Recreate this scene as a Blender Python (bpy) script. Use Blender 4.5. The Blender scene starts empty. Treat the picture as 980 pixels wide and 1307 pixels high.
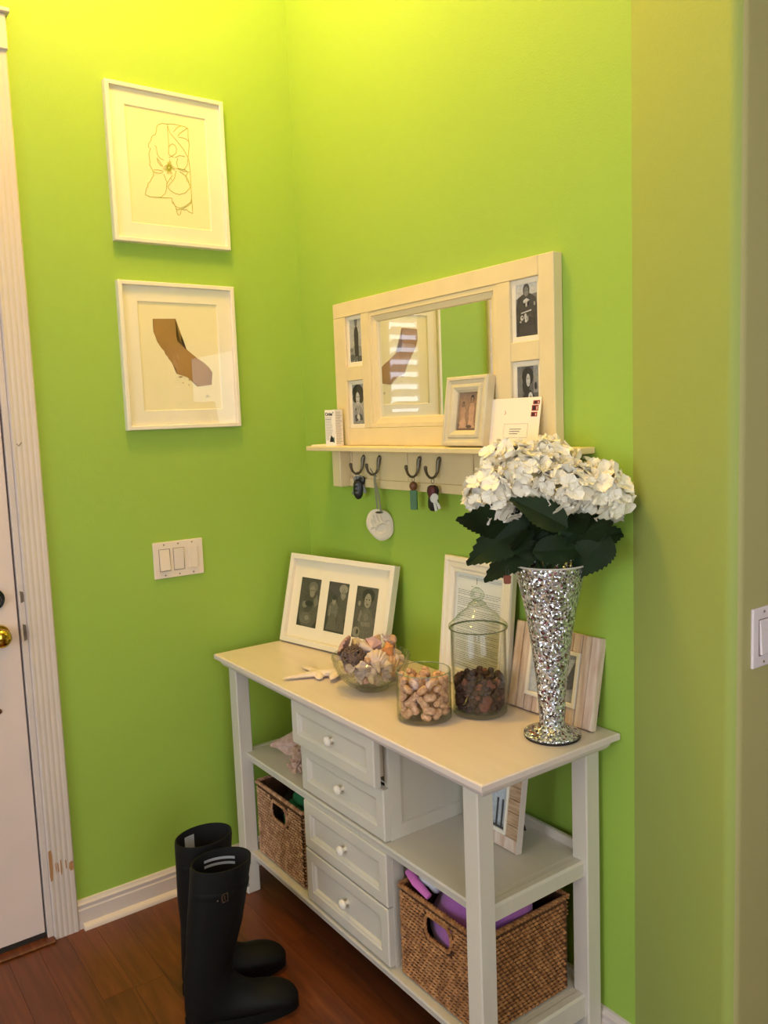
import bpy, bmesh, math, random
from mathutils import Vector, Matrix, Euler
PI = math.pi
R = math.radians
SC = bpy.context.scene
COL = SC.collection

# ------------------------------------------------------------------ camera
YAW, PITCH, ROLL, FPX = -0.951106, -0.111758, -0.037617, 1067.589
fw = Vector((math.sin(YAW)*math.cos(PITCH), math.cos(YAW)*math.cos(PITCH), math.sin(PITCH)))
rt = Vector((math.cos(YAW), -math.sin(YAW), 0)); up = rt.cross(fw)
cr, sr = math.cos(ROLL), math.sin(ROLL)
r2 = cr*rt + sr*up; u2 = -sr*rt + cr*up
cam = bpy.data.cameras.new('camera'); camo = bpy.data.objects.new('camera', cam); COL.objects.link(camo)
M = Matrix((( r2.x, u2.x, -fw.x, 2.497158), (r2.y, u2.y, -fw.y, -1.463471), (r2.z, u2.z, -fw.z, 1.495798), (0,0,0,1)))
camo.matrix_world = M
cam.sensor_fit = 'VERTICAL'; cam.sensor_height = 24.0; cam.lens = 24.0*FPX/1307; cam.clip_start = 0.02
SC.camera = camo

# ------------------------------------------------------------------ view, world, lights
SC.view_settings.view_transform = 'Standard'; SC.view_settings.look = 'None'
SC.view_settings.exposure = 0.0; SC.view_settings.gamma = 1.0
w = bpy.data.worlds.new('world'); SC.world = w; w.use_nodes = True
w.node_tree.nodes['Background'].inputs[0].default_value = (.75, .85, 1, 1)
w.node_tree.nodes['Background'].inputs[1].default_value = .25

def light(name, kind, loc, energy, color, size=.2, look=None, sy=None):
    l = bpy.data.lights.new(name, kind); l.energy = energy; l.color = color
    if kind == 'AREA':
        l.size = size
        if sy: l.shape = 'RECTANGLE'; l.size_y = sy
    elif kind in ('POINT', 'SPOT'): l.shadow_soft_size = size
    o = bpy.data.objects.new(name, l); COL.objects.link(o); o.location = loc
    if look is not None:
        o.rotation_euler = (Vector(look)-Vector(loc)).to_track_quat('-Z', 'Y').to_euler()
    return o
WARM = (1.0, .58, .12)
light('foyer_lamp', 'POINT', (.62, -.66, 3.25), 74, WARM, .16)
light('hall_fill_lamp', 'POINT', (2.9, -2.2, 3.2), 16, WARM, .2)  # unseen lamp added to lift the tan hall wall
light('front_daylight_fill', 'AREA', (1.5, -4.1, 1.25), 18, (.86, .92, 1.0), 1.7, (1.5, 0, .9), 1.9)  # added area light, soft daylight from behind the camera
light('side_daylight_fill', 'AREA', (3.8, -1.4, 1.5), 27, (.86, .92, 1.0), 1.2, (0, -1.0, 1.0), 1.6)  # added area light for daylight from the right; no window stands here

# ------------------------------------------------------------------ materials
MATS = {}
def lin(c):
    return tuple(((x/255.)/12.92 if x/255. <= .04045 else ((x/255.+.055)/1.055)**2.4) for x in c)
def mk(name, col, rough=.5, metal=0, var=0, vscale=8, bump=0, bscale=60, stretch=None, emit=None, sheen=0, coat=0, spec=None, sss=0, col2=None):
    """principled material; col is sRGB 0-255; var mixes towards col2 (or a darker tone) by noise"""
    if name in MATS: return MATS[name]
    m = bpy.data.materials.new(name); m.use_nodes = True; nt = m.node_tree; b = nt.nodes['Principled BSDF']
    c = lin(col); b.inputs['Base Color'].default_value = (*c, 1); b.inputs['Roughness'].default_value = rough
    b.inputs['Metallic'].default_value = metal
    if spec is not None: b.inputs['Specular IOR Level'].default_value = spec
    if coat: b.inputs['Coat Weight'].default_value = coat
    if sheen: b.inputs['Sheen Weight'].default_value = sheen
    if sss: b.inputs['Subsurface Weight'].default_value = sss; b.inputs['Subsurface Radius'].default_value = (.01, .01, .01)
    if emit: b.inputs['Emission Color'].default_value = (*lin(emit[0]), 1); b.inputs['Emission Strength'].default_value = emit[1]
    tc = nt.nodes.new('ShaderNodeTexCoord'); mp = nt.nodes.new('ShaderNodeMapping')
    nt.links.new(tc.outputs['Object'], mp.inputs[0])
    if stretch: mp.inputs['Scale'].default_value = stretch
    if var:
        n = nt.nodes.new('ShaderNodeTexNoise'); n.inputs['Scale'].default_value = vscale; n.inputs['Detail'].default_value = 5
        nt.links.new(mp.outputs[0], n.inputs['Vector'])
        rp = nt.nodes.new('ShaderNodeValToRGB'); rp.color_ramp.elements[0].position = .35; rp.color_ramp.elements[1].position = .68
        d = lin(col2) if col2 else tuple(x*(1-var) for x in c)
        rp.color_ramp.elements[0].color = (*d, 1); rp.color_ramp.elements[1].color = (*c, 1)
        nt.links.new(n.outputs[0], rp.inputs[0]); nt.links.new(rp.outputs[0], b.inputs['Base Color'])
    if bump:
        n = nt.nodes.new('ShaderNodeTexNoise'); n.inputs['Scale'].default_value = bscale; n.inputs['Detail'].default_value = 4
        nt.links.new(mp.outputs[0], n.inputs['Vector'])
        bp = nt.nodes.new('ShaderNodeBump'); bp.inputs['Strength'].default_value = bump; bp.inputs['Distance'].default_value = .002
        nt.links.new(n.outputs[0], bp.inputs['Height']); nt.links.new(bp.outputs[0], b.inputs['Normal'])
    MATS[name] = m; return m
def glassy(name, tint=(1, 1, 1), edge=(.55, .62, .5), ior=1.45, amt=1.0, k=.55):
    """thin clear glass: see-through, greener towards grazing angles, with fresnel reflections"""
    m = bpy.data.materials.new(name); m.use_nodes = True; nt = m.node_tree; nt.nodes.clear()
    out = nt.nodes.new('ShaderNodeOutputMaterial'); mix = nt.nodes.new('ShaderNodeMixShader')
    tr = nt.nodes.new('ShaderNodeBsdfTransparent'); gl = nt.nodes.new('ShaderNodeBsdfGlossy'); gl.inputs['Roughness'].default_value = .02
    lw = nt.nodes.new('ShaderNodeLayerWeight'); lw.inputs['Blend'].default_value = .5
    rp = nt.nodes.new('ShaderNodeValToRGB'); rp.color_ramp.elements[0].color = (*tint, 1); rp.color_ramp.elements[1].color = (*edge, 1)
    rp.color_ramp.elements[0].position = k
    pw = nt.nodes.new('ShaderNodeMath'); pw.operation = 'POWER'; pw.inputs[1].default_value = 5
    fr = nt.nodes.new('ShaderNodeMath'); fr.operation = 'MULTIPLY_ADD'; f0 = ((ior-1)/(ior+1))**2*amt; fr.inputs[1].default_value = 1-f0; fr.inputs[2].default_value = f0
    nt.links.new(lw.outputs['Facing'], pw.inputs[0]); nt.links.new(pw.outputs[0], fr.inputs[0])
    nt.links.new(lw.outputs['Facing'], rp.inputs[0]); nt.links.new(rp.outputs[0], tr.inputs[0])
    nt.links.new(fr.outputs[0], mix.inputs[0]); nt.links.new(tr.outputs[0], mix.inputs[1]); nt.links.new(gl.outputs[0], mix.inputs[2])
    nt.links.new(mix.outputs[0], out.inputs[0]); MATS[name] = m; return m

def wall_paint():
    return mk('lime_paint', (152, 186, 72), .62, bump=.25, bscale=220, var=.03, vscale=2)
LIME = wall_paint()
LIME2 = mk('lime_paint_return_tone', (154, 168, 84), .62, bump=.25, bscale=220, var=.03, vscale=2)  # lime copy for the return wall; missing light made up in its tone
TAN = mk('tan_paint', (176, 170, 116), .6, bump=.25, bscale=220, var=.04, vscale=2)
WHITE = mk('white_trim_paint', (212, 200, 194), .45, var=.05, vscale=6, bump=.15, bscale=30)
FURN = mk('cream_furniture_paint', (212, 205, 194), .38, var=.04, vscale=5, bump=.12, bscale=40, stretch=(1, 6, 1))
TOPM = mk('cream_tabletop_paint', (222, 208, 204), .3, var=.05, vscale=4, bump=.06, bscale=30, stretch=(1, 8, 1))
FRAMEW = mk('white_frame_paint', (232, 224, 208), .42, var=.03, vscale=9)
MATB = mk('white_mat_board', (240, 230, 208), .85, var=.02, vscale=20)
PAPER = mk('cream_art_paper', (238, 226, 186), .9, var=.02, vscale=14)
CARD = mk('white_card', (240, 234, 224), .7)
DOCP = mk('document_paper', (226, 228, 226), .8, var=.03, vscale=10)
INK = mk('grey_ink', (120, 122, 124), .8)
BLACKINK = mk('black_ink', (28, 26, 28), .7)
GOLDINK = mk('olive_gold_ink', (168, 168, 52), .7)
BROWNINK = mk('brown_metallic_print', (168, 126, 62), .6, var=.15, vscale=14)
BOOT = mk('black_rubber', (14, 15, 15), .6, var=.2, vscale=9, bump=.1, bscale=50, spec=.22)
BOOTIN = mk('boot_lining', (12, 12, 13), .9)
METAL = mk('pewter_hook_metal', (120, 112, 98), .38, metal=.85, var=.2, vscale=30)
CHROME = mk('chrome', (210, 210, 214), .12, metal=1)
BRASS = mk('polished_brass', (212, 176, 74), .14, metal=1)
LEAF = mk('dark_leaf', (30, 48, 22), .65, var=.35, vscale=22, bump=.2, bscale=60, spec=.25)
STEM = mk('green_stem', (62, 92, 40), .6)
PETAL = mk('white_petal', (244, 238, 222), .75, var=.05, vscale=30, sss=.0)
GREY = mk('grey_ribbon', (138, 138, 120), .6)
CLAY = mk('white_clay', (214, 208, 192), .8, var=.06, vscale=22, bump=.1, bscale=90)
GLASS = glassy('clear_glass', (.985, .99, .98), (.62, .66, .56))
THICKGLASS = glassy('thick_glass_base', (.93, .95, .91), (.66, .70, .60))
PANE = glassy('picture_glass', (1, 1, 1), (.97, .97, .97), 1.5)

# ------------------------------------------------------------------ mesh builder
class MB:
    def __init__(s): s.bm = bmesh.new()
    def _xf(s, vs, M):
        if M is not None: bmesh.ops.transform(s.bm, matrix=M, verts=vs)
    def box(s, x0, x1, y0, y1, z0, z1, bev=0, M=None, seg=1):
        n = len(s.bm.verts)
        r = bmesh.ops.create_cube(s.bm, size=1)
        vs = r['verts']
        bmesh.ops.transform(s.bm, matrix=Matrix.Translation(((x0+x1)/2, (y0+y1)/2, (z0+z1)/2)) @ Matrix.Diagonal((abs(x1-x0), abs(y1-y0), abs(z1-z0), 1)), verts=vs)
        if bev:
            es = list({e for v in vs for e in v.link_edges})
            rr = bmesh.ops.bevel(s.bm, geom=es, offset=bev, segments=seg, affect='EDGES', profile=.5)
            vs = list({v for f in rr['faces'] for v in f.verts} | {v for v in vs if v.is_valid})
        s._xf(vs, M); return s
    def grid(s, rows, closeu=False, closev=False, cap0=False, cap1=False, M=None):
        """rows: list of rings/lines of points"""
        V = [[s.bm.verts.new(M @ Vector(p) if M is not None else Vector(p)) for p in r] for r in rows]
        n = len(V); m = len(V[0])
        for i in range(n if closev else n-1):
            for j in range(m if closeu else m-1):
                a, b = V[i][j], V[i][(j+1) % m]; c, d = V[(i+1) % n][(j+1) % m], V[(i+1) % n][j]
                try: s.bm.faces.new((a, b, c, d))
                except ValueError: pass
        if cap0: s.bm.faces.new(list(reversed(V[0])))
        if cap1: s.bm.faces.new(V[-1])
        return s
    def lathe(s, prof, seg=32, M=None, fn=None, capb=False, capt=False):
        """prof: list of (r, z); fn(r,z,a)->r modifies radius"""
        rows = []
        for r, z in prof:
            rows.append([((fn(r, z, 2*PI*k/seg) if fn else r)*math.cos(2*PI*k/seg), (fn(r, z, 2*PI*k/seg) if fn else r)*math.sin(2*PI*k/seg), z) for k in range(seg)])
        return s.grid(rows, closeu=True, cap0=capb, cap1=capt, M=M)
    def tube(s, pts, r, seg=8, caps=True, flat=1.0, M=None):
        pts = [Vector(p) for p in pts]; n = len(pts); rows = []
        rr = r if isinstance(r, (list, tuple)) else [r]*n
        prev = None
        for i, p in enumerate(pts):
            t = (pts[min(i+1, n-1)]-pts[max(i-1, 0)])
            if t.length < 1e-9: t = Vector((0, 0, 1))
            t.normalize()
            if prev is None:
                a = Vector((0, 0, 1)) if abs(t.z) < .9 else Vector((1, 0, 0)); u = t.cross(a).normalized()
            else:
                u = (prev - t*prev.dot(t)); u = u.normalized() if u.length > 1e-6 else t.orthogonal().normalized()
            prev = u; v = t.cross(u)
            rows.append([p+(u*math.cos(2*PI*k/seg)+v*math.sin(2*PI*k/seg)*flat)*rr[i] for k in range(seg)])
        return s.grid(rows, closeu=True, cap0=caps, cap1=caps, M=M)
    def ellip(s, c, r, useg=12, vseg=8, M=None, fn=None):
        rows = []
        for i in range(vseg+1):
            th = PI*i/vseg; q = max(math.sin(th), 1e-3)
            row = []
            for j in range(useg):
                ph = 2*PI*j/useg; d = Vector((q*math.cos(ph), q*math.sin(ph), math.cos(th)))
                k = fn(d) if fn else 1
                row.append((c[0]+r[0]*d.x*k, c[1]+r[1]*d.y*k, c[2]+r[2]*d.z*k))
            rows.append(row)
        return s.grid(rows, closeu=True, M=M)
    def poly(s, pts, M=None):
        vs = [s.bm.verts.new(M @ Vector(p) if M is not None else Vector(p)) for p in pts]
        f = s.bm.faces.new(vs)
        if len(pts) > 4: bmesh.ops.triangulate(s.bm, faces=[f])
        return s
    def prism(s, pts, d, M=None):
        """extrude planar polygon (3d pts) along d"""
        d = Vector(d); a = [s.bm.verts.new(M @ Vector(p) if M is not None else Vector(p)) for p in pts]
        b = [s.bm.verts.new(M @ (Vector(p)+d) if M is not None else Vector(p)+d) for p in pts]; n = len(pts)
        for i in range(n): s.bm.faces.new((a[i], a[(i+1) % n], b[(i+1) % n], b[i]))
        fs = [s.bm.faces.new(list(reversed(a))), s.bm.faces.new(b)]
        bmesh.ops.triangulate(s.bm, faces=fs)
        return s
    def mesh(s, name, mat, smooth=False):
        bmesh.ops.recalc_face_normals(s.bm, faces=s.bm.faces)
        me = bpy.data.meshes.new(name); s.bm.to_mesh(me); s.bm.free()
        if mat is not None: me.materials.append(mat)
        if smooth:
            me.polygons.foreach_set('use_smooth', [True]*len(me.polygons))
            try: me.set_sharp_from_angle(angle=R(40))
            except Exception: pass
        return me
    def build(s, name, mat, parent=None, smooth=False, loc=None, rot=None, label=None):
        o = bpy.data.objects.new(name, s.mesh(name, mat, smooth)); COL.objects.link(o)
        if parent is not None: o.parent = parent
        if loc is not None: o.location = loc
        if rot is not None: o.rotation_euler = rot
        if label: o['label'] = label
        return o
def B(*a, **k): return MB().box(*a, **k)
def tag(o, label=None, cat=None, group=None, kind=None):
    if label: o['label'] = label
    if cat: o['category'] = cat
    if group: o['group'] = group
    if kind: o['kind'] = kind
    return o
def thing(name, label, cat, loc=(0, 0, 0), rot=(0, 0, 0), group=None):
    o = bpy.data.objects.new(name, None); COL.objects.link(o); o.location = loc; o.rotation_euler = rot; o.empty_display_size = .05
    return tag(o, label, cat, group)
def struct(o): o['kind'] = 'structure'; return o
def sempty(name, loc=(0, 0, 0)):
    o = bpy.data.objects.new(name, None); COL.objects.link(o); o.location = loc; o['kind'] = 'structure'; return o
def inst(src, name, parent, loc, rot=(0, 0, 0), sc=(1, 1, 1)):
    o = bpy.data.objects.new(name, src); COL.objects.link(o); o.parent = parent; o.location = loc; o.rotation_euler = rot
    o.scale = sc; return o
def text(s, size, mat, parent, loc, rot, name='lettering', th=.0003, bold=0):
    cu = bpy.data.curves.new(name, 'FONT'); cu.body = s; cu.size = size; cu.extrude = th; cu.align_x = 'LEFT'; cu.offset = bold
    t = bpy.data.objects.new(name, cu); COL.objects.link(t)
    dg = bpy.context.evaluated_depsgraph_get(); me = bpy.data.meshes.new_from_object(t.evaluated_get(dg))
    bpy.data.objects.remove(t); me.materials.clear(); me.materials.append(mat)
    o = bpy.data.objects.new(name, me); COL.objects.link(o); o.parent = parent; o.location = loc; o.rotation_euler = rot
    return o
def rect_profile(mb, w, h, prof, M=None):
    """sweep profile [(inset, y)] round a rectangle 0..w, 0..h in the xz plane (y = depth), mitred"""
    rows = []
    for i, y in prof:
        rows.append([(i, y, i), (w-i, y, i), (w-i, y, h-i), (i, y, h-i)])
    return mb.grid(rows, closeu=True, closev=True, M=M)
rng = random.Random(7)

# ================================================================== ROOM SHELL
ZC = 3.5
struct(B(-.12, 0, -.945, .12, 0, ZC).build('wall_left', LIME))
o = struct(B(-.12, 0, -4.3, -1.90, 0, ZC).build('wall_left', LIME))
o = struct(B(-.12, 0, -1.90, -.945, 2.50, ZC).build('wall_left', LIME))
struct(B(0, 1.362, 0, .12, 0, ZC).build('wall_back', LIME))
# slanted return wall with a bullnose corner, then the hall wall in tan paint
P0 = Vector((1.362, 0)); P1 = Vector((1.655, -.09)); dr = (P1-P0).normalized(); nn = Vector((dr.y, -dr.x))
rb = .022; ang0 = math.atan2(nn.y, nn.x)
cx0 = P1.x-rb; cy0 = (-rb-(cx0-P0.x)*nn.x)/nn.y      # centre of the rounded corner
arc = [(cx0+rb*math.cos(ang0*(1-t/8)), cy0+rb*math.sin(ang0*(1-t/8))) for t in range(9)]
ring = [(P0.x, P0.y)]+arc
half = 1+5
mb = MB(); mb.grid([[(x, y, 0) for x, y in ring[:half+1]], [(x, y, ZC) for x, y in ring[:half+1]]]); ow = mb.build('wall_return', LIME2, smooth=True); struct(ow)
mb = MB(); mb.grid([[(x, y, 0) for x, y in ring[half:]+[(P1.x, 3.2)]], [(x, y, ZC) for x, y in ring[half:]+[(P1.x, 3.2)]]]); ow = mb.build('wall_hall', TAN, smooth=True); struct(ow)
struct(B(P1.x, 4.0, 3.2, 3.3, 0, ZC).build('wall_hall_end', TAN))
struct(B(4.0, 4.1, -4.3, 3.3, 0, ZC).build('wall_right', TAN))
struct(B(-.12, 4.1, -4.4, -4.3, 0, ZC).build('wall_front', TAN))
CEIL = mk('ceiling_paint', (238, 232, 216), .8)
struct(B(-.12, 4.1, -4.4, 3.3, ZC, ZC+.1).build('ceiling', CEIL))

# floor: oak boards running along x
def wood(name, c1, c2, c3):
    m = bpy.data.materials.new(name); m.use_nodes = True; nt = m.node_tree; b = nt.nodes['Principled BSDF']
    tc = nt.nodes.new('ShaderNodeTexCoord'); oi = nt.nodes.new('ShaderNodeObjectInfo')
    mp = nt.nodes.new('ShaderNodeMapping'); mp.inputs['Scale'].default_value = (1.2, 14, 1)
    cmb = nt.nodes.new('ShaderNodeCombineXYZ'); mul = nt.nodes.new('ShaderNodeMath'); mul.operation = 'MULTIPLY'; mul.inputs[1].default_value = 37
    nt.links.new(oi.outputs['Random'], mul.inputs[0]); nt.links.new(mul.outputs[0], cmb.inputs[0]); nt.links.new(mul.outputs[0], cmb.inputs[1])
    nt.links.new(cmb.outputs[0], mp.inputs['Location']); nt.links.new(tc.outputs['Object'], mp.inputs[0])
    wv = nt.nodes.new('ShaderNodeTexNoise'); wv.inputs['Scale'].default_value = 2.2; wv.inputs['Detail'].default_value = 6; wv.inputs['Distortion'].default_value = 1.6
    nt.links.new(mp.outputs[0], wv.inputs['Vector'])
    rp = nt.nodes.new('ShaderNodeValToRGB'); e = rp.color_ramp.elements
    e[0].position = .30; e[0].color = (*lin(c1), 1); e[1].position = .62; e[1].color = (*lin(c2), 1)
    x = e.new(.8); x.color = (*lin(c3), 1)
    nt.links.new(wv.outputs[0], rp.inputs[0])
    hs = nt.nodes.new('ShaderNodeHueSaturation'); mr = nt.nodes.new('ShaderNodeMapRange'); mr.inputs[3].default_value = .84; mr.inputs[4].default_value = 1.1
    nt.links.new(oi.outputs['Random'], mr.inputs[0]); nt.links.new(mr.outputs[0], hs.inputs['Value']); nt.links.new(rp.outputs[0], hs.inputs['Color'])
    nt.links.new(hs.outputs[0], b.inputs['Base Color'])
    bp = nt.nodes.new('ShaderNodeBump'); bp.inputs['Strength'].default_value = .12; bp.inputs['Distance'].default_value = .001
    nt.links.new(wv.outputs[0], bp.inputs['Height']); nt.links.new(bp.outputs[0], b.inputs['Normal'])
    b.inputs['Roughness'].default_value = .33
    MATS[name] = m; return m
OAK = wood('stained_oak', (80, 40, 20), (106, 56, 28), (124, 72, 38))
floor = sempty('floor')
struct(B(-.12, 4.1, -4.4, 3.3, -.1, -.014).build('subfloor', mk('dark_gap', (30, 16, 10), .8), floor))
PW = .083
mb = MB()
for iy in range(-53, 40):
    y0 = iy*PW
    near = -2.0 < y0 < -.01
    x = -.0 + (rng.random()*.7 if True else 0) - .9
    while x < 4.1:
        L = rng.uniform(.55, 1.15); x1 = min(x+L, 4.1); x0 = max(x, 0.0)
        if x1 - x0 > .02:
            if near and x0 < 2.3:
                B(x0+.0002-(x0+x1)/2, x1-.0002-(x0+x1)/2, -PW/2+.0002, PW/2-.0002, -.014, 0, bev=.0003).build('plank', OAK, floor, loc=((x0+x1)/2, y0+PW/2, 0))
            elif not (y0 > .1 and x1 < 1.6):
                mb.box(x0+.0006, x1-.0006, y0+.0005, y0+PW-.0005, -.014, 0)
        x += L
o = mb.build('far_planks', OAK, floor); o['kind'] = 'stuff'

# ------------------------------------------------------------------ baseboards (profile swept)
BB = [(.0, 0), (.014, 0), (.014, .058), (.0115, .062), (.0115, .068), (.013, .070), (.013, .075), (.009, .079), (.006, .086), (0, .0875)]
def sweep2(mb, prof, path, nrm):
    rows = []
    for (p, n) in zip(path, nrm):
        rows.append([(p[0]+n[0]*a, p[1]+n[1]*a, z) for a, z in prof])
    return mb.grid(rows, closeu=True, cap0=True, cap1=True)
mb = MB(); sweep2(mb, BB, [(0, -.873), (0, 0)], [(1, 0), (1, 0)]); struct(mb.build('baseboard_left', WHITE))
mb = MB(); sweep2(mb, BB, [(0, 0), (1.362, 0)], [(0, -1), (0, -1)]); struct(mb.build('baseboard_back', WHITE))
mb = MB(); sweep2(mb, BB, [(1.362, 0), (P1.x, P1.y), (P1.x, 1.5)], [(nn.x, nn.y), (1, -.75), (1, 0)]); struct(mb.build('baseboard_return', WHITE))
SH = [(.014, 0)]+[(.014+.017*math.sin(t*PI/10), .017*math.cos(t*PI/10)) for t in range(6)]
mb = MB(); sweep2(mb, SH, [(0, -.862), (0, -.014)], [(1, 0), (1, 0)]); struct(mb.build('trim_1', WHITE, smooth=True))
mb = MB(); sweep2(mb, SH, [(.014, 0), (1.355, 0)], [(0, -1), (0, -1)]); struct(mb.build('trim_2', WHITE, smooth=True))

# ------------------------------------------------------------------ door, jamb and fluted casing
flute = [(-.945, 0), (-.945, .012), (-.942, .018)]
y = -.938
for k in range(4):
    flute += [(y, .018), (y+.004, .0171), (y+.006, .0171), (y+.010, .018)]; y += .0145
flute += [(-.877, .018), (-.873, .013), (-.873, 0)]
mb = MB(); mb.grid([[(x, y, 0.0) for y, x in flute], [(x, y, 2.507) for y, x in flute]], closeu=True, cap0=True, cap1=True)
casing = struct(mb.build('trim_3', WHITE))
struct(B(0, .02, -1.96, -1.90, 0, 2.507).build('trim_4', WHITE))
B(0, .026, -1.97, -.871, 2.507, 2.60, bev=.003).build('head_casing', WHITE, casing)
B(0, .036, -1.98, -.862, 2.60, 2.612, bev=.002).build('cap', WHITE, casing)
jamb = struct(B(-.12, .006, -.9615, -.945, 0, 2.5, bev=.0015).build('trim_5', WHITE))
struct(B(-.12, .006, -1.90, -1.885, 0, 2.5).build('trim_6', WHITE))
RAW = mk('bare_pine_wood', (178, 132, 86), .8, var=.2, vscale=30, stretch=(1, 1, .3))
def chip(pts, x, mat=RAW, par=casing, name='bare_wood_chip'):
    MB().prism([(x, y, z) for y, z in pts], (.0006, 0, 0)).build(name, mat, par, label='bare pine showing where the white paint has chipped')
chip([(-.944, .275), (-.937, .278), (-.934, .26), (-.935, .215), (-.937, .185), (-.943, .182), (-.9445, .20)], .0182)
chip([(-.928, .232), (-.9255, .235), (-.924, .215), (-.926, .2)], .0182)
chip([(-.9225, .236), (-.919, .228), (-.918, .206), (-.921, .204)], .0182)
chip([(-.9135, .238), (-.910, .24), (-.909, .21), (-.911, .19), (-.9135, .2)], .0182)
chip([(-.8995, .236), (-.896, .232), (-.896, .205), (-.899, .21)], .0182)
chip([(-.888, .222), (-.880, .226), (-.8765, .22), (-.877, .198), (-.886, .196), (-.890, .206)], .0182)
SCUFF = mk('dark_scuffed_metal', (128, 116, 104), .7, metal=.2, var=.5, vscale=80)
for z0, z1 in ((1.015, 1.05), (.905, .955)):
    MB().prism([(.0062, -.9565+rng.uniform(-.001, .001), z0), (.0062, -.9475, z0+.004), (.0062, -.9480, z1-.004), (.0062, -.957, z1)], (.0006, 0, 0)).build('strike_plate', SCUFF, jamb)
MB().tube([(.0192, -.934, 1.463), (.0192, -.930, 1.457), (.0192, -.921, 1.466)], .0012, 5).build('scratch', SCUFF, casing)

DOORM = mk('white_door_paint', (226, 210, 206), .28, var=.05, vscale=5, bump=.1, bscale=25)
door = struct(B(-.05, -.004, -1.882, -.966, .022, 2.485, bev=.002).build('door_1', DOORM))
for z0, z1 in ((.22, .95), (1.15, 2.32)):
    for y0, y1 in ((-1.36, -1.09), (-1.76, -1.49)):
        mb = MB(); rect_profile(mb, y1-y0, z1-z0, [(0, 0), (.0, -.004), (.008, -.007), (.022, -.002), (.024, 0)], M=Matrix.Translation((-.004, y0, z0)) @ Matrix.Rotation(PI/2, 4, 'Z'))
        mb.build('panel_moulding', DOORM, door)
kn = MB(); kn.lathe([(0, .058), (.012, .058), (.022, .053), (.0265, .044), (.0265, .036), (.021, .028), (.011, .022), (.010, .010), (.030, .008), (.032, 0)], 32, M=Matrix.Rotation(PI/2, 4, 'Y'))
kn.build('door_knob', BRASS, door, smooth=True, loc=(-.004, -1.020, .930), label='polished brass door knob')
kn = MB(); kn.lathe([(0, .024), (.016, .023), (.019, .019), (.020, .010), (.030, .007), (.031, 0)], 32, M=Matrix.Rotation(PI/2, 4, 'Y'))
kn.build('deadbolt', mk('dark_blued_steel', (70, 76, 92), .2, metal=1), door, smooth=True, loc=(-.004, -1.026, 1.035), label='dark chrome deadbolt')
kn = MB(); kn.ellip((0, 0, 0), (.004, .0085, .0085)); kn.build('screw_cap', mk('rusty_brown', (96, 52, 38), .6), door, smooth=True, loc=(-.003, -1.037, .715))
B(-.045, -.002, -1.882, -.966, .004, .022).build('door_sweep', mk('dark_seal', (34, 28, 26), .8), door)
struct(B(-.11, .035, -1.90, -.945, 0, .008, bev=.003).build('trim_7', OAK))

# ------------------------------------------------------------------ windows of the room (two known from reflections, one added for light) and their sky
SKY = mk('sky_behind_window', (225, 236, 255), 1, emit=((225, 236, 255), 24))
FILLGLOW = mk('front_fill_window_glow', (225, 236, 255), 1, emit=((225, 236, 255), 4))  # weaker glow for the added front window
def window(name, plane, a0, a1, z0, z1, shutters=0):
    """plane: ('x',v) or ('y',v); wall facing inward"""
    ax, v = plane; s = -1 if ax == 'x' else 1
    def P(a, b, c0, c1, zz0, zz1, **k):
        return B(v+min(s*a, s*b), v+max(s*a, s*b), c0, c1, zz0, zz1, **k) if ax == 'x' else B(c0, c1, v+min(s*a, s*b), v+max(s*a, s*b), zz0, zz1, **k)
    wnd = struct(P(.001, .004, a0, a1, z0, z1).build(name, FILLGLOW if name == 'front_fill_window' else SKY))
    for q in ((a0-.06, a0, z0-.06, z1+.06), (a1, a1+.06, z0-.06, z1+.06), (a0, a1, z1, z1+.06), (a0, a1, z0-.06, z0)):
        P(0, .045, *q, bev=.004).build('window_frame', WHITE, wnd)
    if shutters:
        n = shutters; h = (z1-z0)/n
        for i in range(n):
            zc = z0+h*(i+.5)
            mb = P(-.006, .006, a0+.004, a1-.004, -h*.46, h*.46, bev=.003)
            o = mb.build('shutter_slat', WHITE, wnd)
            o.matrix_world = Matrix.Translation((v+s*.03, 0, zc)) @ Matrix.Rotation(R(48)*s, 4, 'Y') @ Matrix.Translation((-v, 0, 0))
    return wnd
window('window_1', ('x', 4.0), -3.62, -3.28, 1.55, 2.48, 8)
window('window_2', ('x', 4.0), 1.30, 1.40, 1.60, 2.3)
window('front_fill_window', ('y', -4.3), 1.5, 3.3, .45, 2.35)  # unseen window, added as a light source behind the camera

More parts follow.
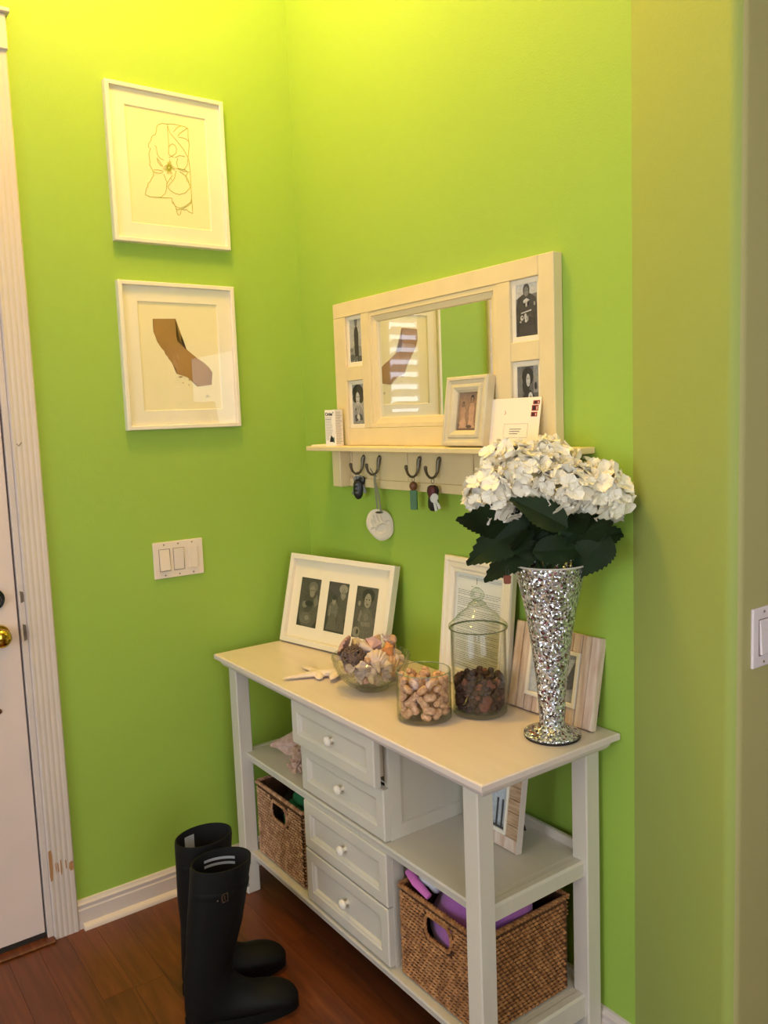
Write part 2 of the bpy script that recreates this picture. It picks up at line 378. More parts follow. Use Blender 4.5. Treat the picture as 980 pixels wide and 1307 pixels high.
# ------------------------------------------------------------------ light switches
SWP = mk('almond_switch_plastic', (228, 214, 202), .4)
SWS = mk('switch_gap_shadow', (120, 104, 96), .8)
def switch(name, label, gangs, M, mat=SWP, low=(0,), wf=.163):
    t = thing(name, label, 'light switch'); t.matrix_world = M   # local: x across, z up, -y out of wall
    W = wf if gangs == 3 else .071; H = .114
    mb = MB(); mb.box(-W/2, W/2, -.0062, 0, -H/2, H/2, bev=.0022, seg=2)
    mb.build('cover_plate', mat, t)
    for g in range(gangs):
        x = (g-(gangs-1)/2)*.046
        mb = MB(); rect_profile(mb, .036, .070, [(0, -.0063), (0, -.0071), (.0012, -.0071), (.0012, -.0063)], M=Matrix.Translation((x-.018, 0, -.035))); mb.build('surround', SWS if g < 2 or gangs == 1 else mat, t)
        r = B(-.0160, .0160, -.005, 0, -.0325, .0325, bev=.001).build('rocker', mat, t, loc=(x, -.0055, 0), rot=(R(-4 if g in low else 4) if not (gangs == 3 and g == 2) else 0, 0, 0))
        for z in (-.048, .048):
            mb = MB(); mb.lathe([(0, .0012), (.0022, .0012), (.0028, 0)], 12, M=Matrix.Translation((x, -.0062, z)) @ Matrix.Rotation(PI/2, 4, 'X')); sc = mb.build('screw', mk('screw_head', (150, 138, 126), .4, metal=.5), t)
    return t
switch('light_switch', 'triple rocker light switch plate on the lime wall left of the console', 3, Matrix.Translation((0, -.4835, 1.082)) @ Matrix.Rotation(PI/2, 4, 'Z'))
switch('light_switch', 'single rocker switch plate on the tan hall wall at the right edge', 1, Matrix.Translation((P1.x, -.040+.0355, 1.063)) @ Matrix.Rotation(PI/2, 4, 'Z'), mk('white_switch_plastic', (232, 222, 228), .4))

def pane(w, h, y, t, x=0, z=0, name='glass_pane', mat=None):
    return MB().poly([(x, y, z), (x+w, y, z), (x+w, y, z+h), (x, y, z+h)]).build(name, mat or PANE, t)

# ================================================================== FRAMED ART ON THE LEFT WALL
def wall_art(label, yc, zc, W, H, art, glassmat=PANE, bw=.013, mat=.044):
    t = thing('framed_print', label, 'picture frame', (0, yc, zc), (0, 0, PI/2))   # local x -> +y world, -y -> +x world
    mb = MB(); rect_profile(mb, W, H, [(0, 0), (0, -.022), (.002, -.024), (bw-.002, -.024), (bw, -.022), (bw, -.004), (bw, 0)], M=Matrix.Translation((-W/2, 0, -H/2)))
    mb.build('frame', FRAMEW, t)
    mb = MB(); q = bw; mw, mh = W-2*q, H-2*q
    rect_profile(mb, mw, mh, [(0, -.007), (0, -.013), (mat, -.013), (mat+.002, -.010), (mat+.002, -.007)], M=Matrix.Translation((-mw/2, 0, -mh/2)))
    mb.build('mat_board', MATB, t)
    B(-mw/2+.03, mw/2-.03, -.009, -.007, -mh/2+.03, mh/2-.03).build('art_paper', PAPER, t)
    pane(mw, mh, -.0165, t, -mw/2, -mh/2)
    art(t); return t
def A2(p, y=-.0093): return (p[0], y, p[1])
CAL= [(-0.0821, 0.1122), (-0.0101, 0.1149), (-0.0111, 0.0478), (0.0199, 0.0226), (0.0499, -0.0015), (0.0755, -0.0186), (0.0918, -0.0334), (0.1006, -0.0483), (0.0959, -0.0533), (0.0926, -0.0718), (0.0973, -0.0819), (0.0955, -0.0859), (0.0482, -0.0915), (0.0434, -0.083), (0.0294, -0.0716), (0.0218, -0.0666), (0.0142, -0.0617), (-0.001, -0.0558), (-0.0174, -0.0518), (-0.0194, -0.0363), (-0.0296, -0.0193), (-0.0414, -0.0049), (-0.0426, -0.0001), (-0.0493, 0.0061), (-0.0526, 0.0166), (-0.062, 0.027), (-0.0733, 0.045), (-0.0773, 0.0592), (-0.0828, 0.0733), (-0.0805, 0.0853), (-0.0818, 0.1018)]
ISL= [[(-0.0129, -0.0616), (-0.0054, -0.0592), (0.0028, -0.0607), (-0.0068, -0.0641)], [(-0.0026, -0.0783), (0.0037, -0.0788), (0.0024, -0.0813)], [(0.0196, -0.0681), (0.0248, -0.0696), (0.0223, -0.074)], [(0.0185, -0.0838), (0.0226, -0.0863), (0.0198, -0.0888)]]
SIG= [[(0.0728, -0.1257), (0.0799, -0.1158), (0.0776, -0.1268), (0.0818, -0.1198), (0.0875, -0.1244)]]
MAG= [[(0.0034, 0.1322), (-0.013, 0.132), (-0.0243, 0.1267), (-0.0302, 0.1192), (-0.0322, 0.1063), (-0.0362, 0.0956), (-0.0428, 0.0936), (-0.0487, 0.0862), (-0.0516, 0.0757), (-0.0581, 0.0672), (-0.0604, 0.0568), (-0.0538, 0.0528), (-0.0603, 0.0368), (-0.0579, 0.0171), (-0.0597, 0.0067), (-0.055, -0.0027), (-0.0493, -0.0145), (-0.0511, -0.0249), (-0.0571, -0.0332), (-0.0622, -0.044), (-0.0678, -0.0472), (-0.0707, -0.0577), (-0.0756, -0.0658), (-0.0793, -0.0814), (-0.0662, -0.0859), (-0.0281, -0.0845), (0.0025, -0.082), (0.0042, -0.0972), (0.0096, -0.0997), (0.0146, -0.1089), (0.0159, -0.1217), (0.0188, -0.1287), (0.0232, -0.1303), (0.028, -0.1256), (0.0313, -0.1107), (0.0396, -0.1129), (0.0483, -0.1104), (0.0548, -0.1165), (0.0677, -0.1203), (0.0679, -0.1083), (0.0664, -0.0797), (0.0671, -0.0431), (0.0674, 0.0037), (0.0654, 0.0345), (0.0633, 0.0445), (0.0697, 0.0815), (0.0675, 0.1069), (0.0689, 0.1287), (0.0591, 0.1338), (0.0423, 0.1346), (0.0257, 0.1359), (0.0135, 0.1349), (0.0034, 0.1322)], [(0.0032, 0.1297), (0.0033, 0.1069), (0.0038, 0.0817), (0.0018, 0.0458), (0.0162, 0.0377)], [(0.0042, 0.1273), (0.01, 0.108), (0.0282, 0.0905), (0.049, 0.0681), (0.0633, 0.0445), (0.0596, 0.0233), (0.052, 0.0109), (0.0391, 0.004), (0.0225, 0.0079)], [(0.0044, 0.0666), (0.0093, 0.0744), (0.0162, 0.0775), (0.0242, 0.0736), (0.0275, 0.0649), (0.0255, 0.0519), (0.0138, 0.0425), (0.0022, 0.0357)], [(0.0345, 0.1017), (0.0396, 0.1102), (0.0496, 0.1184), (0.0674, 0.1315)], [(0.0372, 0.0996), (0.0512, 0.1002), (0.0623, 0.0979), (0.0676, 0.0915)], [(0.0213, 0.1124), (0.0334, 0.127), (0.045, 0.133)], [(-0.0364, 0.0302), (-0.0289, 0.0211), (-0.019, 0.0073), (-0.0244, 0.0076), (-0.033, 0.0175), (-0.0356, 0.0263)], [(-0.0488, -0.0069), (-0.0335, -0.0048), (-0.0183, -0.0068), (-0.0231, -0.0125), (-0.0396, -0.0147), (-0.0491, -0.012)], [(-0.0405, 0.0648), (-0.0354, 0.0606), (-0.0346, 0.0405), (-0.0256, 0.0292), (-0.015, 0.0257)], [(-0.0178, -0.0154), (-0.0094, -0.0373), (-0.0125, -0.0581), (-0.0173, -0.0715), (-0.0307, -0.0833), (-0.05, -0.0861)], [(0.022, 0.0001), (0.0148, -0.0239), (-0.0081, -0.0504), (-0.0015, -0.0593), (0.0119, -0.0664), (0.0285, -0.0686), (0.0459, -0.0623), (0.0642, -0.0435), (0.0599, -0.0232), (0.0495, -0.0091), (0.0331, -0.0009)], [(0.0628, 0.0031), (0.0541, -0.0085), (0.0553, -0.0238), (0.0647, -0.0356)], [(0.0282, 0.0087), (0.0505, 0.0066), (0.0588, 0.0025), (0.0417, 0.0013)], [(0.0665, -0.0771), (0.0612, -0.0881), (0.0432, -0.1021), (0.0258, -0.1093), (0.0121, -0.104), (0.0057, -0.0919)], [(0.0672, -0.0848), (0.0578, -0.0963), (0.0342, -0.1104)], [(-0.012, -0.0504), (-0.0072, -0.037), (0.0099, -0.0143)], [(-0.0023, -0.0302), (0.0026, -0.0229), (0.0067, -0.0291)], [(0.0218, 0.0385), (0.0364, 0.0468), (0.0532, 0.0456)], [(0.0301, 0.0372), (0.0247, 0.0236), (0.0284, 0.0113)], [(0.0155, -0.1125), (0.0198, -0.1151), (0.029, -0.111)], [(0.0025, 0.0067), (0.0196, 0.004)], [(0.0024, 0.0061), (0.0181, -0.0006)], [(0.0022, 0.0056), (0.0079, 0.0009)], [(0.002, 0.005), (0.0069, -0.0012)], [(0.0017, 0.0045), (0.0099, -0.0112)], [(0.0014, 0.0041), (0.0064, -0.0126)], [(0.001, 0.0038), (0.0031, -0.0135)], [(0.0006, 0.0035), (0.0001, -0.0093)], [(0.0002, 0.0033), (-0.0029, -0.014)], [(-0.0002, 0.0033), (-0.0057, -0.0136)], [(-0.0006, 0.0033), (-0.0082, -0.0122)], [(-0.001, 0.0035), (-0.0071, -0.0053)], [(-0.0013, 0.0037), (-0.011, -0.0067)], [(-0.0016, 0.0041), (-0.0119, -0.004)], [(-0.0018, 0.0045), (-0.0165, -0.0034)], [(-0.0019, 0.005), (-0.0202, -0.0007)], [(-0.002, 0.0055), (-0.0196, 0.0041)], [(-0.002, 0.0061), (-0.0144, 0.0082)], [(-0.0019, 0.0067), (-0.0123, 0.0113)], [(-0.0018, 0.0072), (-0.0093, 0.0132)], [(-0.0016, 0.0078), (-0.006, 0.0136)], [(-0.0013, 0.0083), (-0.0046, 0.0151)], [(-0.0009, 0.0087), (-0.0048, 0.0219)], [(-0.0006, 0.009), (-0.002, 0.0214)], [(-0.0002, 0.0093), (0.0004, 0.0231)], [(0.0002, 0.0094), (0.004, 0.031)], [(0.0006, 0.0095), (0.0058, 0.0253)], [(0.001, 0.0095), (0.0085, 0.0248)], [(0.0014, 0.0093), (0.0082, 0.0191)], [(0.0017, 0.009), (0.0077, 0.0151)], [(0.002, 0.0087), (0.0117, 0.0162)], [(0.0022, 0.0083), (0.0104, 0.0124)], [(0.0024, 0.0078), (0.0151, 0.0116)], [(0.0025, 0.0073), (0.0208, 0.0088)]]
def art_magnolia(t):
    mb = MB()
    for i, l in enumerate(MAG):
        mb.tube([A2(p) for p in l], .0009 if i < 22 else .0006, 5)
    mb.build('flower_line_drawing', GOLDINK, t, label='state outline filled with a magnolia drawn in olive-gold line')
    mb = MB()
    mb.tube([(.10, -.0093, -.168), (.104, -.0093, -.160), (.107, -.0093, -.170), (.112, -.0093, -.164)], .0004, 4); mb.build('signature', INK, t)
def art_bear_state(t):
    MB().prism([A2(p) for p in CAL], (0, -.0004, 0)).build('state_silhouette', BROWNINK, t, label='brown metallic silhouette of a long western state')
    mb = MB()
    for q in ISL: mb.prism([A2(p) for p in q], (0, -.0004, 0))
    mb.build('islands', BROWNINK, t)
    mb = MB()
    for q in SIG: mb.tube([A2(p) for p in q], .0005, 4)
    mb.build('signature', INK, t)
wall_art('upper white-framed print of a magnolia line drawing in a state outline', -.4355, 2.263, .367, .448, art_magnolia)
wall_art('lower white-framed print of a solid brown state silhouette', -.4355, 1.707, .371, .440, art_bear_state)

# ================================================================== CONSOLE TABLE
TX0, TX1, TY0, TY1, TZ = .080, 1.327, -.419, -.004, .777
ct = thing('console_table', 'long cream white console table with open shelves and four middle drawers', 'console table', ((TX0+TX1)/2, (TY0+TY1)/2, 0))
CX, CY = ct.location.x, ct.location.y
def L(*v): return v
def cb(name, x0, x1, y0, y1, z0, z1, bev=.002, mat=FURN, label=None):
    """part given in world coordinates; its origin is its own centre"""
    c = ((x0+x1)/2, (y0+y1)/2, (z0+z1)/2)
    o = B(x0-c[0], x1-c[0], y0-c[1], y1-c[1], z0-c[2], z1-c[2], bev=bev).build(name, mat, ct, loc=(c[0]-CX, c[1]-CY, c[2]))
    if label: o['label'] = label
    return o
# tabletop: plate with a stepped cove moulding beneath
def moulded_top(name, x0, x1, y0, y1, prof, mat, back=True):
    mb = MB(); rows = []
    for i, z in prof:
        rows.append([(x0+i, y0+i, z), (x1-i, y0+i, z), (x1-i, y1-(i if back else 0), z), (x0+i, y1-(i if back else 0), z)])
    mb.grid([[(a-CX, b-CY, c) for a, b, c in r] for r in rows], closeu=True, cap0=True, cap1=True)
    return mb.build(name, mat, ct)
moulded_top('tabletop', TX0, TX1, TY0, TY1, [(.030, .738), (.022, .740), (.016, .748), (.013, .7585), (.003, .760), (.0, .7625), (0, .774), (.003, .777)], TOPM)
lx = [(TX0+.037, TX0+.087), (TX1-.096, TX1-.050)]; ly = [(-.389, -.344), (-.060, -.015)]
for a in lx:
    for b in ly: cb('leg', a[0], a[1], b[0], b[1], 0, .740, bev=.003)
XL, XR = lx[0][1], lx[1][0]
ZS, ZB = .467, .137
for z in (ZS, ZB):
    mb = MB(); x0, x1 = XL-.0, XR+.0
    prof = [(-.350, z-.034), (-.352, z-.034), (-.358, z-.030), (-.360, z-.016), (-.366, z-.012), (-.3675, z-.006), (-.366, z), (-.02, z), (-.02, z-.02), (-.345, z-.02)]
    mb.grid([[(x0-CX, y-CY, zz) for y, zz in prof], [(x1-CX, y-CY, zz) for y, zz in prof]], closeu=True, cap0=True, cap1=True)
    mb.build('shelf', FURN, ct)
    for s, (a, b) in (('l', lx[0]), ('r', lx[1])):
        m = (a+b)/2
        yy = [(m-.012, z-.036), (m+.012, z-.036), (m+.013, z-.010), (m+.013, z-.004), (m+.008, z+.001), (m-.008, z+.001), (m-.013, z-.004), (m-.013, z-.010)]
        if z == ZB: yy = [(p, q if q > z-.02 else q-.018) for p, q in yy]
        mb = MB(); mb.grid([[(p-CX, -.345-CY, q) for p, q in yy], [(p-CX, -.058-CY, q) for p, q in yy]], closeu=True, cap0=True, cap1=True); mb.build('side_rail', FURN, ct)
        # the shelf board runs out to the side rail between the legs
        x0, x1 = (m+.010, XL) if s == 'l' else (XR, m-.010)
        cb('shelf_end', x0, x1, -.3435, -.0605, z-.018, z-.0003, bev=0)
    cb('back_rail', XL+.001, XR-.001, -.034, -.020, z-.025, z+.022, bev=.003)
cb('top_rail', XL+.001, XR-.001, -.032, -.018, .69, .739)
# drawer cabinet between the shelves
DX0, DX1 = .512, .908
def cabinet(z0, z1):
    for x0, x1, sgn in ((DX0+.004, DX0+.020, -1), (DX1-.020, DX1-.004, 1)):
        p = cb('side_panel', x0, x1, -.345, -.036, z0, z1, bev=.001)
        # recessed panel look: applied frame on the outer face
        mb = MB(); ww, hh = .309, z1-z0
        rect_profile(mb, ww, hh, [(0, .0), (0, -.005), (.034, -.005), (.036, -.001), (.036, 0)])
        xx = x1 if sgn > 0 else x0
        mb.build('panel_frame', FURN, ct, loc=(xx-CX, (-.345 if sgn > 0 else -.036)-CY, z0), rot=(0, 0, PI/2*sgn))
    cb('cabinet_back', DX0+.021, DX1-.021, -.048, -.037, z0, z1, bev=0)
cabinet(ZS+.0005, .7375); cabinet(ZB+.0005, ZS-.0205)
cb('drawer_divider', DX0+.021, DX1-.021, -.340, -.06, .6045, .6095, bev=0)
knobprof = [(0, .027), (.007, .0265), (.0125, .0225), (.0137, .0175), (.0105, .0125), (.0055, .010), (.0050, .004), (.008, 0)]
def drawer(z0, z1, out):
    W, H = DX1-DX0, z1-z0
    mb = MB()
    rect_profile(mb, W, H, [(0, .019), (0, .003), (.003, 0), (.030, 0), (.033, .0025), (.038, .004), (.042, .010), (.044, .0105)])
    mb.box(.043, W-.043, .0095, .0180, .043, H-.043)
    d = mb.build('drawer', FURN, ct, loc=(DX0-CX, -.3645-out-CY, z0))
    # drawer box behind the front
    b = MB(); b.box(.026, .038, .019, .30, .012, H-.018); b.box(W-.038, W-.026, .019, .30, .012, H-.018); b.box(.038, W-.038, .019, .30, .012, .018); b.box(.038, W-.038, .288, .30, .018, H-.03)
    b.build('drawer_box', mk('raw_drawer_wood', (206, 190, 168), .7), d)
    k = MB(); k.lathe(knobprof, 24, M=Matrix.Rotation(PI/2, 4, 'X')); k.build('knob', mk('pearl_knob_paint', (236, 228, 216), .25), d, smooth=True, loc=(W/2, .0105, H/2))
drawer(.612, .7365, .024); drawer(.470, .602, 0); drawer(.300, .437, 0); drawer(.143, .295, 0)

# ================================================================== BASKETS
def weave_mat(name, c1, c2):
    return mk(name, c1, .65, var=.5, vscale=60, col2=c2, bump=.5, bscale=300)
W1 = weave_mat('pale_rush_weave', (206, 164, 130), (150, 104, 76)); W2 = weave_mat('honey_rush_weave', (188, 134, 84), (128, 80, 42))
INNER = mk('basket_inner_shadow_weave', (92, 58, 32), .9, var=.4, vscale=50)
def basket(label, x0, x1, y0, y1, z0, z1, mat, hole=True):
    w, d, h = x1-x0, y1-y0, z1-z0; cx, cy = (x0+x1)/2, (y0+y1)/2
    t = thing('woven_basket', label, 'basket', (cx, cy, z0))
    hx, hz0, hz1 = .048, h-.085, h-.030           # hand hole half width and heights
    th = .006
    mb = MB()
    mb.box(-w/2+.004, w/2-.004, -d/2+.004, d/2-.004, .001, .008)
    for sx in (-1, 1): mb.box(sx*(w/2-.004)-th/2, sx*(w/2-.004)+th/2, -d/2+.004, d/2-.004, .004, h-.006)
    mb.box(-w/2+.004, w/2-.004, d/2-.007, d/2-.001, .004, h-.006)
    for q in ((-w/2+.004, -hx, .004, h-.006), (hx, w/2-.004, .004, h-.006), (-hx, hx, .004, hz0), (-hx, hx, hz1, h-.006)):
        mb.box(q[0], q[1], -d/2+.001, -d/2+.007, q[2], q[3])
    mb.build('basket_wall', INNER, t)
    mb = MB(); pitch = .0098; rows = int((h-.014)/pitch); st = .0125
    per = [(-w/2, -d/2, 1, 0, w), (w/2, -d/2, 0, 1, d), (w/2, d/2, -1, 0, w), (-w/2, d/2, 0, -1, d)]
    for r in range(rows):
        z = .007+r*pitch
        for px, py, ux, uy, ln in per:
            n = int(ln/st)
            for i in range(n+1):
                s = (i+(.5 if r % 2 else 0))*ln/n
                if s > ln-.007: continue
                if s < .007: s = .007
                x, y = px+ux*s, py+uy*s
                if uy == 0 and ux > 0 and abs(x) < hx+.004 and hz0-.006 < z < hz1+.006: continue
                if ux < 0 or (uy < 0 and False): 
                    if r < rows-4: continue
                a = math.atan2(uy, ux)
                mt = Matrix.Translation((x, y, z)) @ Matrix.Rotation(a, 4, 'Z') @ Matrix.Rotation(R(15)+rng.uniform(-.1, .1), 4, 'Y')
                k = rng.uniform(.9, 1.15)
                # six sided spindle
                vs = [(-.0088*k, 0, 0), (.0088*k, 0, 0)]; ring = [(-.001, .0042*k*math.cos(q*PI/2), .0049*k*math.sin(q*PI/2)) for q in range(4)]
                V = [mb.bm.verts.new(mt @ Vector(p)) for p in vs+ring]
                for q in range(4):
                    mb.bm.faces.new((V[0], V[2+q], V[2+(q+1) % 4])); mb.bm.faces.new((V[1], V[2+(q+1) % 4], V[2+q]))
    o = mb.build('weave', mat, t, smooth=True); o['kind'] = 'stuff'
    def braid(pts, r, name, closed=False, turns=60):
        # two strands twisted round a centreline
        for ph in (0, PI):
            mb = MB(); P = [Vector(p) for p in pts]; out = []; seg = 3
            L_ = 0
            n = len(P)
            for i in range(n-1):
                for k in range(seg*4):
                    f = k/(seg*4); c = P[i].lerp(P[i+1], f); tn = (P[i+1]-P[i]).normalized(); u = tn.cross(Vector((0, .3, 1))).normalized(); v = tn.cross(u)
                    s = L_+f*(P[i+1]-P[i]).length; a = s/.020*PI*2+ph
                    out.append(c+(u*math.cos(a)+v*math.sin(a))*r*.42)
                L_ += (P[i+1]-P[i]).length
            mb.tube(out, r*.66, 6); mb.build(name, mat, t, smooth=True)
    q = .012; path = []
    cor = [(-w/2, -d/2), (w/2, -d/2), (w/2, d/2), (-w/2, d/2), (-w/2, -d/2)]
    for a, b in zip(cor[:-1], cor[1:]):
        for k in range(8): path.append((a[0]+(b[0]-a[0])*k/8, a[1]+(b[1]-a[1])*k/8, h-.004))
    path.append((-w/2, -d/2, h-.004))
    braid(path, .0062, 'rim_braid')
    hp = [(hx*math.cos(a)*1.02, -d/2-.001, (hz0+hz1)/2+(hz1-hz0)/2*1.06*max(-1, min(1, 1.5*math.sin(a)))) for a in [k*PI/8 for k in range(17)]]
    braid(hp, .0045, 'handle_braid')
    return t
def rumple(mb, c, r, seed, u=22, v=14, amp=.16, freq=3.0, M=None):
    q = random.Random(seed); ks = [(Vector((q.uniform(-1, 1), q.uniform(-1, 1), q.uniform(-1, 1))).normalized(), q.uniform(.7, 1.6)*freq, q.uniform(0, 6)) for _ in range(7)]
    def fn(d): return 1+amp*sum(math.sin(k.dot(d)*f+p) for k, f, p in ks)/3
    return mb.ellip(c, r, u, v, fn=fn, M=M)
bl = basket('pale woven basket with a hand hole on the bottom shelf left of the drawers', .180, .468, -.345, -.070, ZB+.001, ZB+.238, W1)
br = basket('honey brown woven basket with a hand hole on the bottom shelf right of the drawers', .935, 1.226, -.345, -.070, ZB+.001, ZB+.236, W2)
GREENP = mk('green_felt', (34, 128, 78), .8, var=.35, vscale=30, bump=.4, bscale=90)
DARKF = mk('dark_brown_fabric', (40, 32, 28), .9, var=.4, vscale=40, bump=.4, bscale=90)
mb = MB(); rumple(mb, (0, 0, .0), (.066, .045, .080), 3, amp=.22); o = mb.build('bundled_cloth', GREENP, None, smooth=True, loc=(.345, -.288, .268)); tag(o, 'green bundled cloth seen through the hand hole of the left basket', 'cloth')
mb = MB(); rumple(mb, (0, 0, 0), (.062, .075, .055), 9, amp=.28); o = mb.build('bundled_cloth', GREENP, None, smooth=True, loc=(.395, -.235, .358)); tag(o, 'green folded cloth at the back of the left basket', 'cloth')
mb = MB(); rumple(mb, (0, 0, 0), (.066, .095, .085), 5, amp=.2); o = mb.build('dark_bag', DARKF, None, smooth=True, loc=(.255, -.20, .300)); tag(o, 'dark brown soft bag in the left part of the left basket', 'bag')
PURP = mk('orchid_fleece', (176, 104, 186), .9, var=.25, vscale=14, bump=.35, bscale=160, sheen=.3)
PINKT = mk('pink_fleece_trim', (206, 112, 190), .9, bump=.3, bscale=160)
WFL = mk('white_fleece', (214, 216, 226), .95, bump=.4, bscale=120, var=.06, vscale=20)
ft = thing('fleece_blanket', 'orchid purple fleece blanket bundled in the right basket', 'blanket', (1.085, -.21, ZB+.03))
mb = MB(); rumple(mb, (.0, -.01, .125), (.124, .112, .128), 12, 40, 26, amp=.12, freq=5); mb.build('fold', PURP, ft, smooth=True)
mb = MB(); rumple(mb, (.052, .010, .190), (.078, .085, .066), 15, 30, 20, amp=.16, freq=4); mb.build('fold', PURP, ft, smooth=True)
mb = MB(); hp = [(-.100, -.030, .215), (-.122, -.062, .232), (-.137, -.095, .240), (-.130, -.118, .236), (-.098, -.124, .226), (-.050, -.122, .210)]
mb.tube(hp, [.009, .011, .0115, .0115, .011, .008], 10, flat=.6); mb.build('hem', PINKT, ft, smooth=True)
mb = MB(); rumple(mb, (0, 0, 0), (.034, .030, .030), 21, 26, 18, amp=.2, freq=4); o = mb.build('white_cloth', WFL, None, smooth=True, loc=(1.004, -.292, ZB+.256)); tag(o, 'crumpled white cloth tucked into the purple blanket in the right basket', 'cloth')

# ================================================================== RUBBER BOOTS
def boot(label, heel, ang, lean, stripes):
    t = thing('rubber_boot', label, 'boot', (heel[0], heel[1], 0), (0, 0, ang), 'pair of tall black rubber boots')
    # local: +x toe direction, origin under the shaft
    top = [(.425, .074, .060, 1), (.415, .075, .061, .97), (.335, .072, .058, .72), (.26, .069, .055, .45), (.20, .062, .050, .22)]
    rings = [(lean*k-a, z-.004, lean*k+a, z+.004, b) for z, a, b, k in top] + [(-.060, .15, .058, .155, .048), (-.062, .10, .062, .125, .046), (-.064, .05, .080, .108, .045), (-.060, .016, .100, .094, .044), (-.010, .013, .120, .086, .046), (.05, .013, .140, .081, .049),
             (.10, .013, .160, .077, .051), (.15, .013, .182, .069, .050), (.186, .014, .200, .058, .045), (.208, .019, .213, .046, .035), (.218, .026, .220, .036, .014)]
    def ring(xb, zb, xf, zf, b, n=28, k=1):
        c = ((xb+xf)/2, (zb+zf)/2); d = ((xf-xb)/2, (zf-zb)/2); out = []
        for i in range(n):
            ph = 2*PI*i/n; u = math.cos(ph)*k; out.append((c[0]+u*d[0], b*math.sin(ph)*k, max(.013, c[1]+u*d[1])))
        return out
    rim = (lean*.97, .075, .061)
    mb = MB(); outer = [ring(*r) for r in rings]; inner = [ring(*r, k=.955) for r in rings[:6]]
    mb.grid([inner[k] for k in range(5, -1, -1)]+outer, closeu=True, cap1=True, cap0=True)
    body = mb.build('boot_shell', BOOT, t, smooth=True)
    mb = MB(); lining = [ring(*r, k=.945) for r in rings[:5]]; mb.grid(lining, closeu=True, cap1=True); mb.build('lining', BOOTIN, t, smooth=True)
    # sole with heel block
    sp = []
    for i in range(36):
        ph = 2*PI*i/36; x = math.cos(ph); y = math.sin(ph)
        X = .078+.143*x; Y = (.044+.006*max(0, x)**.7 if x > -.2 else .042)*y; sp.append((X if x > -1 else X, Y, 0))
    mb = MB(); mb.prism([(x, y, .008) for x, y, z in sp], (0, 0, .020)); 
    mb.prism([(x, y, 0) for x, y, z in sp if x < -.0 or x < .012], (0, 0, .010)); mb.prism([(x, y, 0) for x, y, z in sp if x > .075], (0, 0, .009)); mb.build('sole', BOOT, t)
    # strap with buckle on the outer side near the top
    mb = MB()
    rows = []
    for z in (.352, .356, .368, .372):
        f = (.415-z)/.08; a = .075-.003*f; b = .061-.003*f; off = .0005 if z in (.352, .372) else .0014; c = lean*(.97-.25*f)
        rows.append([(c+(a+off)*math.cos(p), (b+off)*math.sin(p), z) for p in [R(-150)+R(190)*k/24 for k in range(25)]])
    mb.grid(rows); mb.build('strap', BOOT, t, smooth=True)
    ph = R(-84); bx, by = rim[0]*.85+.0765*math.cos(ph), .0625*math.sin(ph)
    na = math.atan2(by*1.3, bx)
    Mb = Matrix.Translation((bx, by, .362)) @ Matrix.Scale(.72, 4) @ Matrix.Rotation(na+PI/2, 4, 'Z')
    mb = MB(); rect_profile(mb, .024, .030, [(0, 0), (0, -.003), (.003, -.003), (.003, 0)], M=Mb @ Matrix.Translation((-.012, -.001, -.015)))
    mb.box(-.014, -.009, -.003, -.001, -.009, .009, M=Mb); mb.box(-.003, .0, -.004, -.001, -.008, .008, M=Mb)
    mb.ellip((-.028, -.001, 0), (.003, .002, .003), 8, 6, M=Mb); mb.build('buckle', mk('dull_buckle_metal', (150, 140, 126), .35, metal=1), t)
    for ph, z in ((R(8), .400), (R(-8), .352)):
        mb = MB(); mb.ellip((0, 0, 0), (.0045, .0045, .0045), 10, 8); mb.build('rivet', mk('grey_rivet', (150, 150, 150), .5), t, smooth=True, loc=(rim[0]*(.95 if z > .38 else .76)+.0745*math.cos(ph), .0600*math.sin(ph), z))
    LBL = mk('grey_white_label', (176, 180, 186), .8)
    # label inside on the far wall
    if stripes == 2:
        for zz in (.402, .388):
            mb = MB(); mb.grid([[(rim[0]+.0665*math.cos(p), .0535*math.sin(p), z) for p in [R(90)+R(70)*(k/8-.5) for k in range(9)]] for z in (zz-.0035, zz+.0035)])
            mb.build('inner_label', LBL, t, smooth=True)
    else:
        mb = MB(); mb.grid([[(rim[0]+.0665*math.cos(p), .0535*math.sin(p), z) for p in [R(115)+R(26)*(k/6-.5) for k in range(7)]] for z in (.365, .408)]); mb.build('inner_label', LBL, t, smooth=True)
    return t
boot('tall black rubber boot in front, nearest the camera, with striped inner label', (.630, -.722), R(70), .047, 2)
boot('tall black rubber boot standing behind its twin, nearer the left wall', (.497, -.676), R(80), .016, 1)

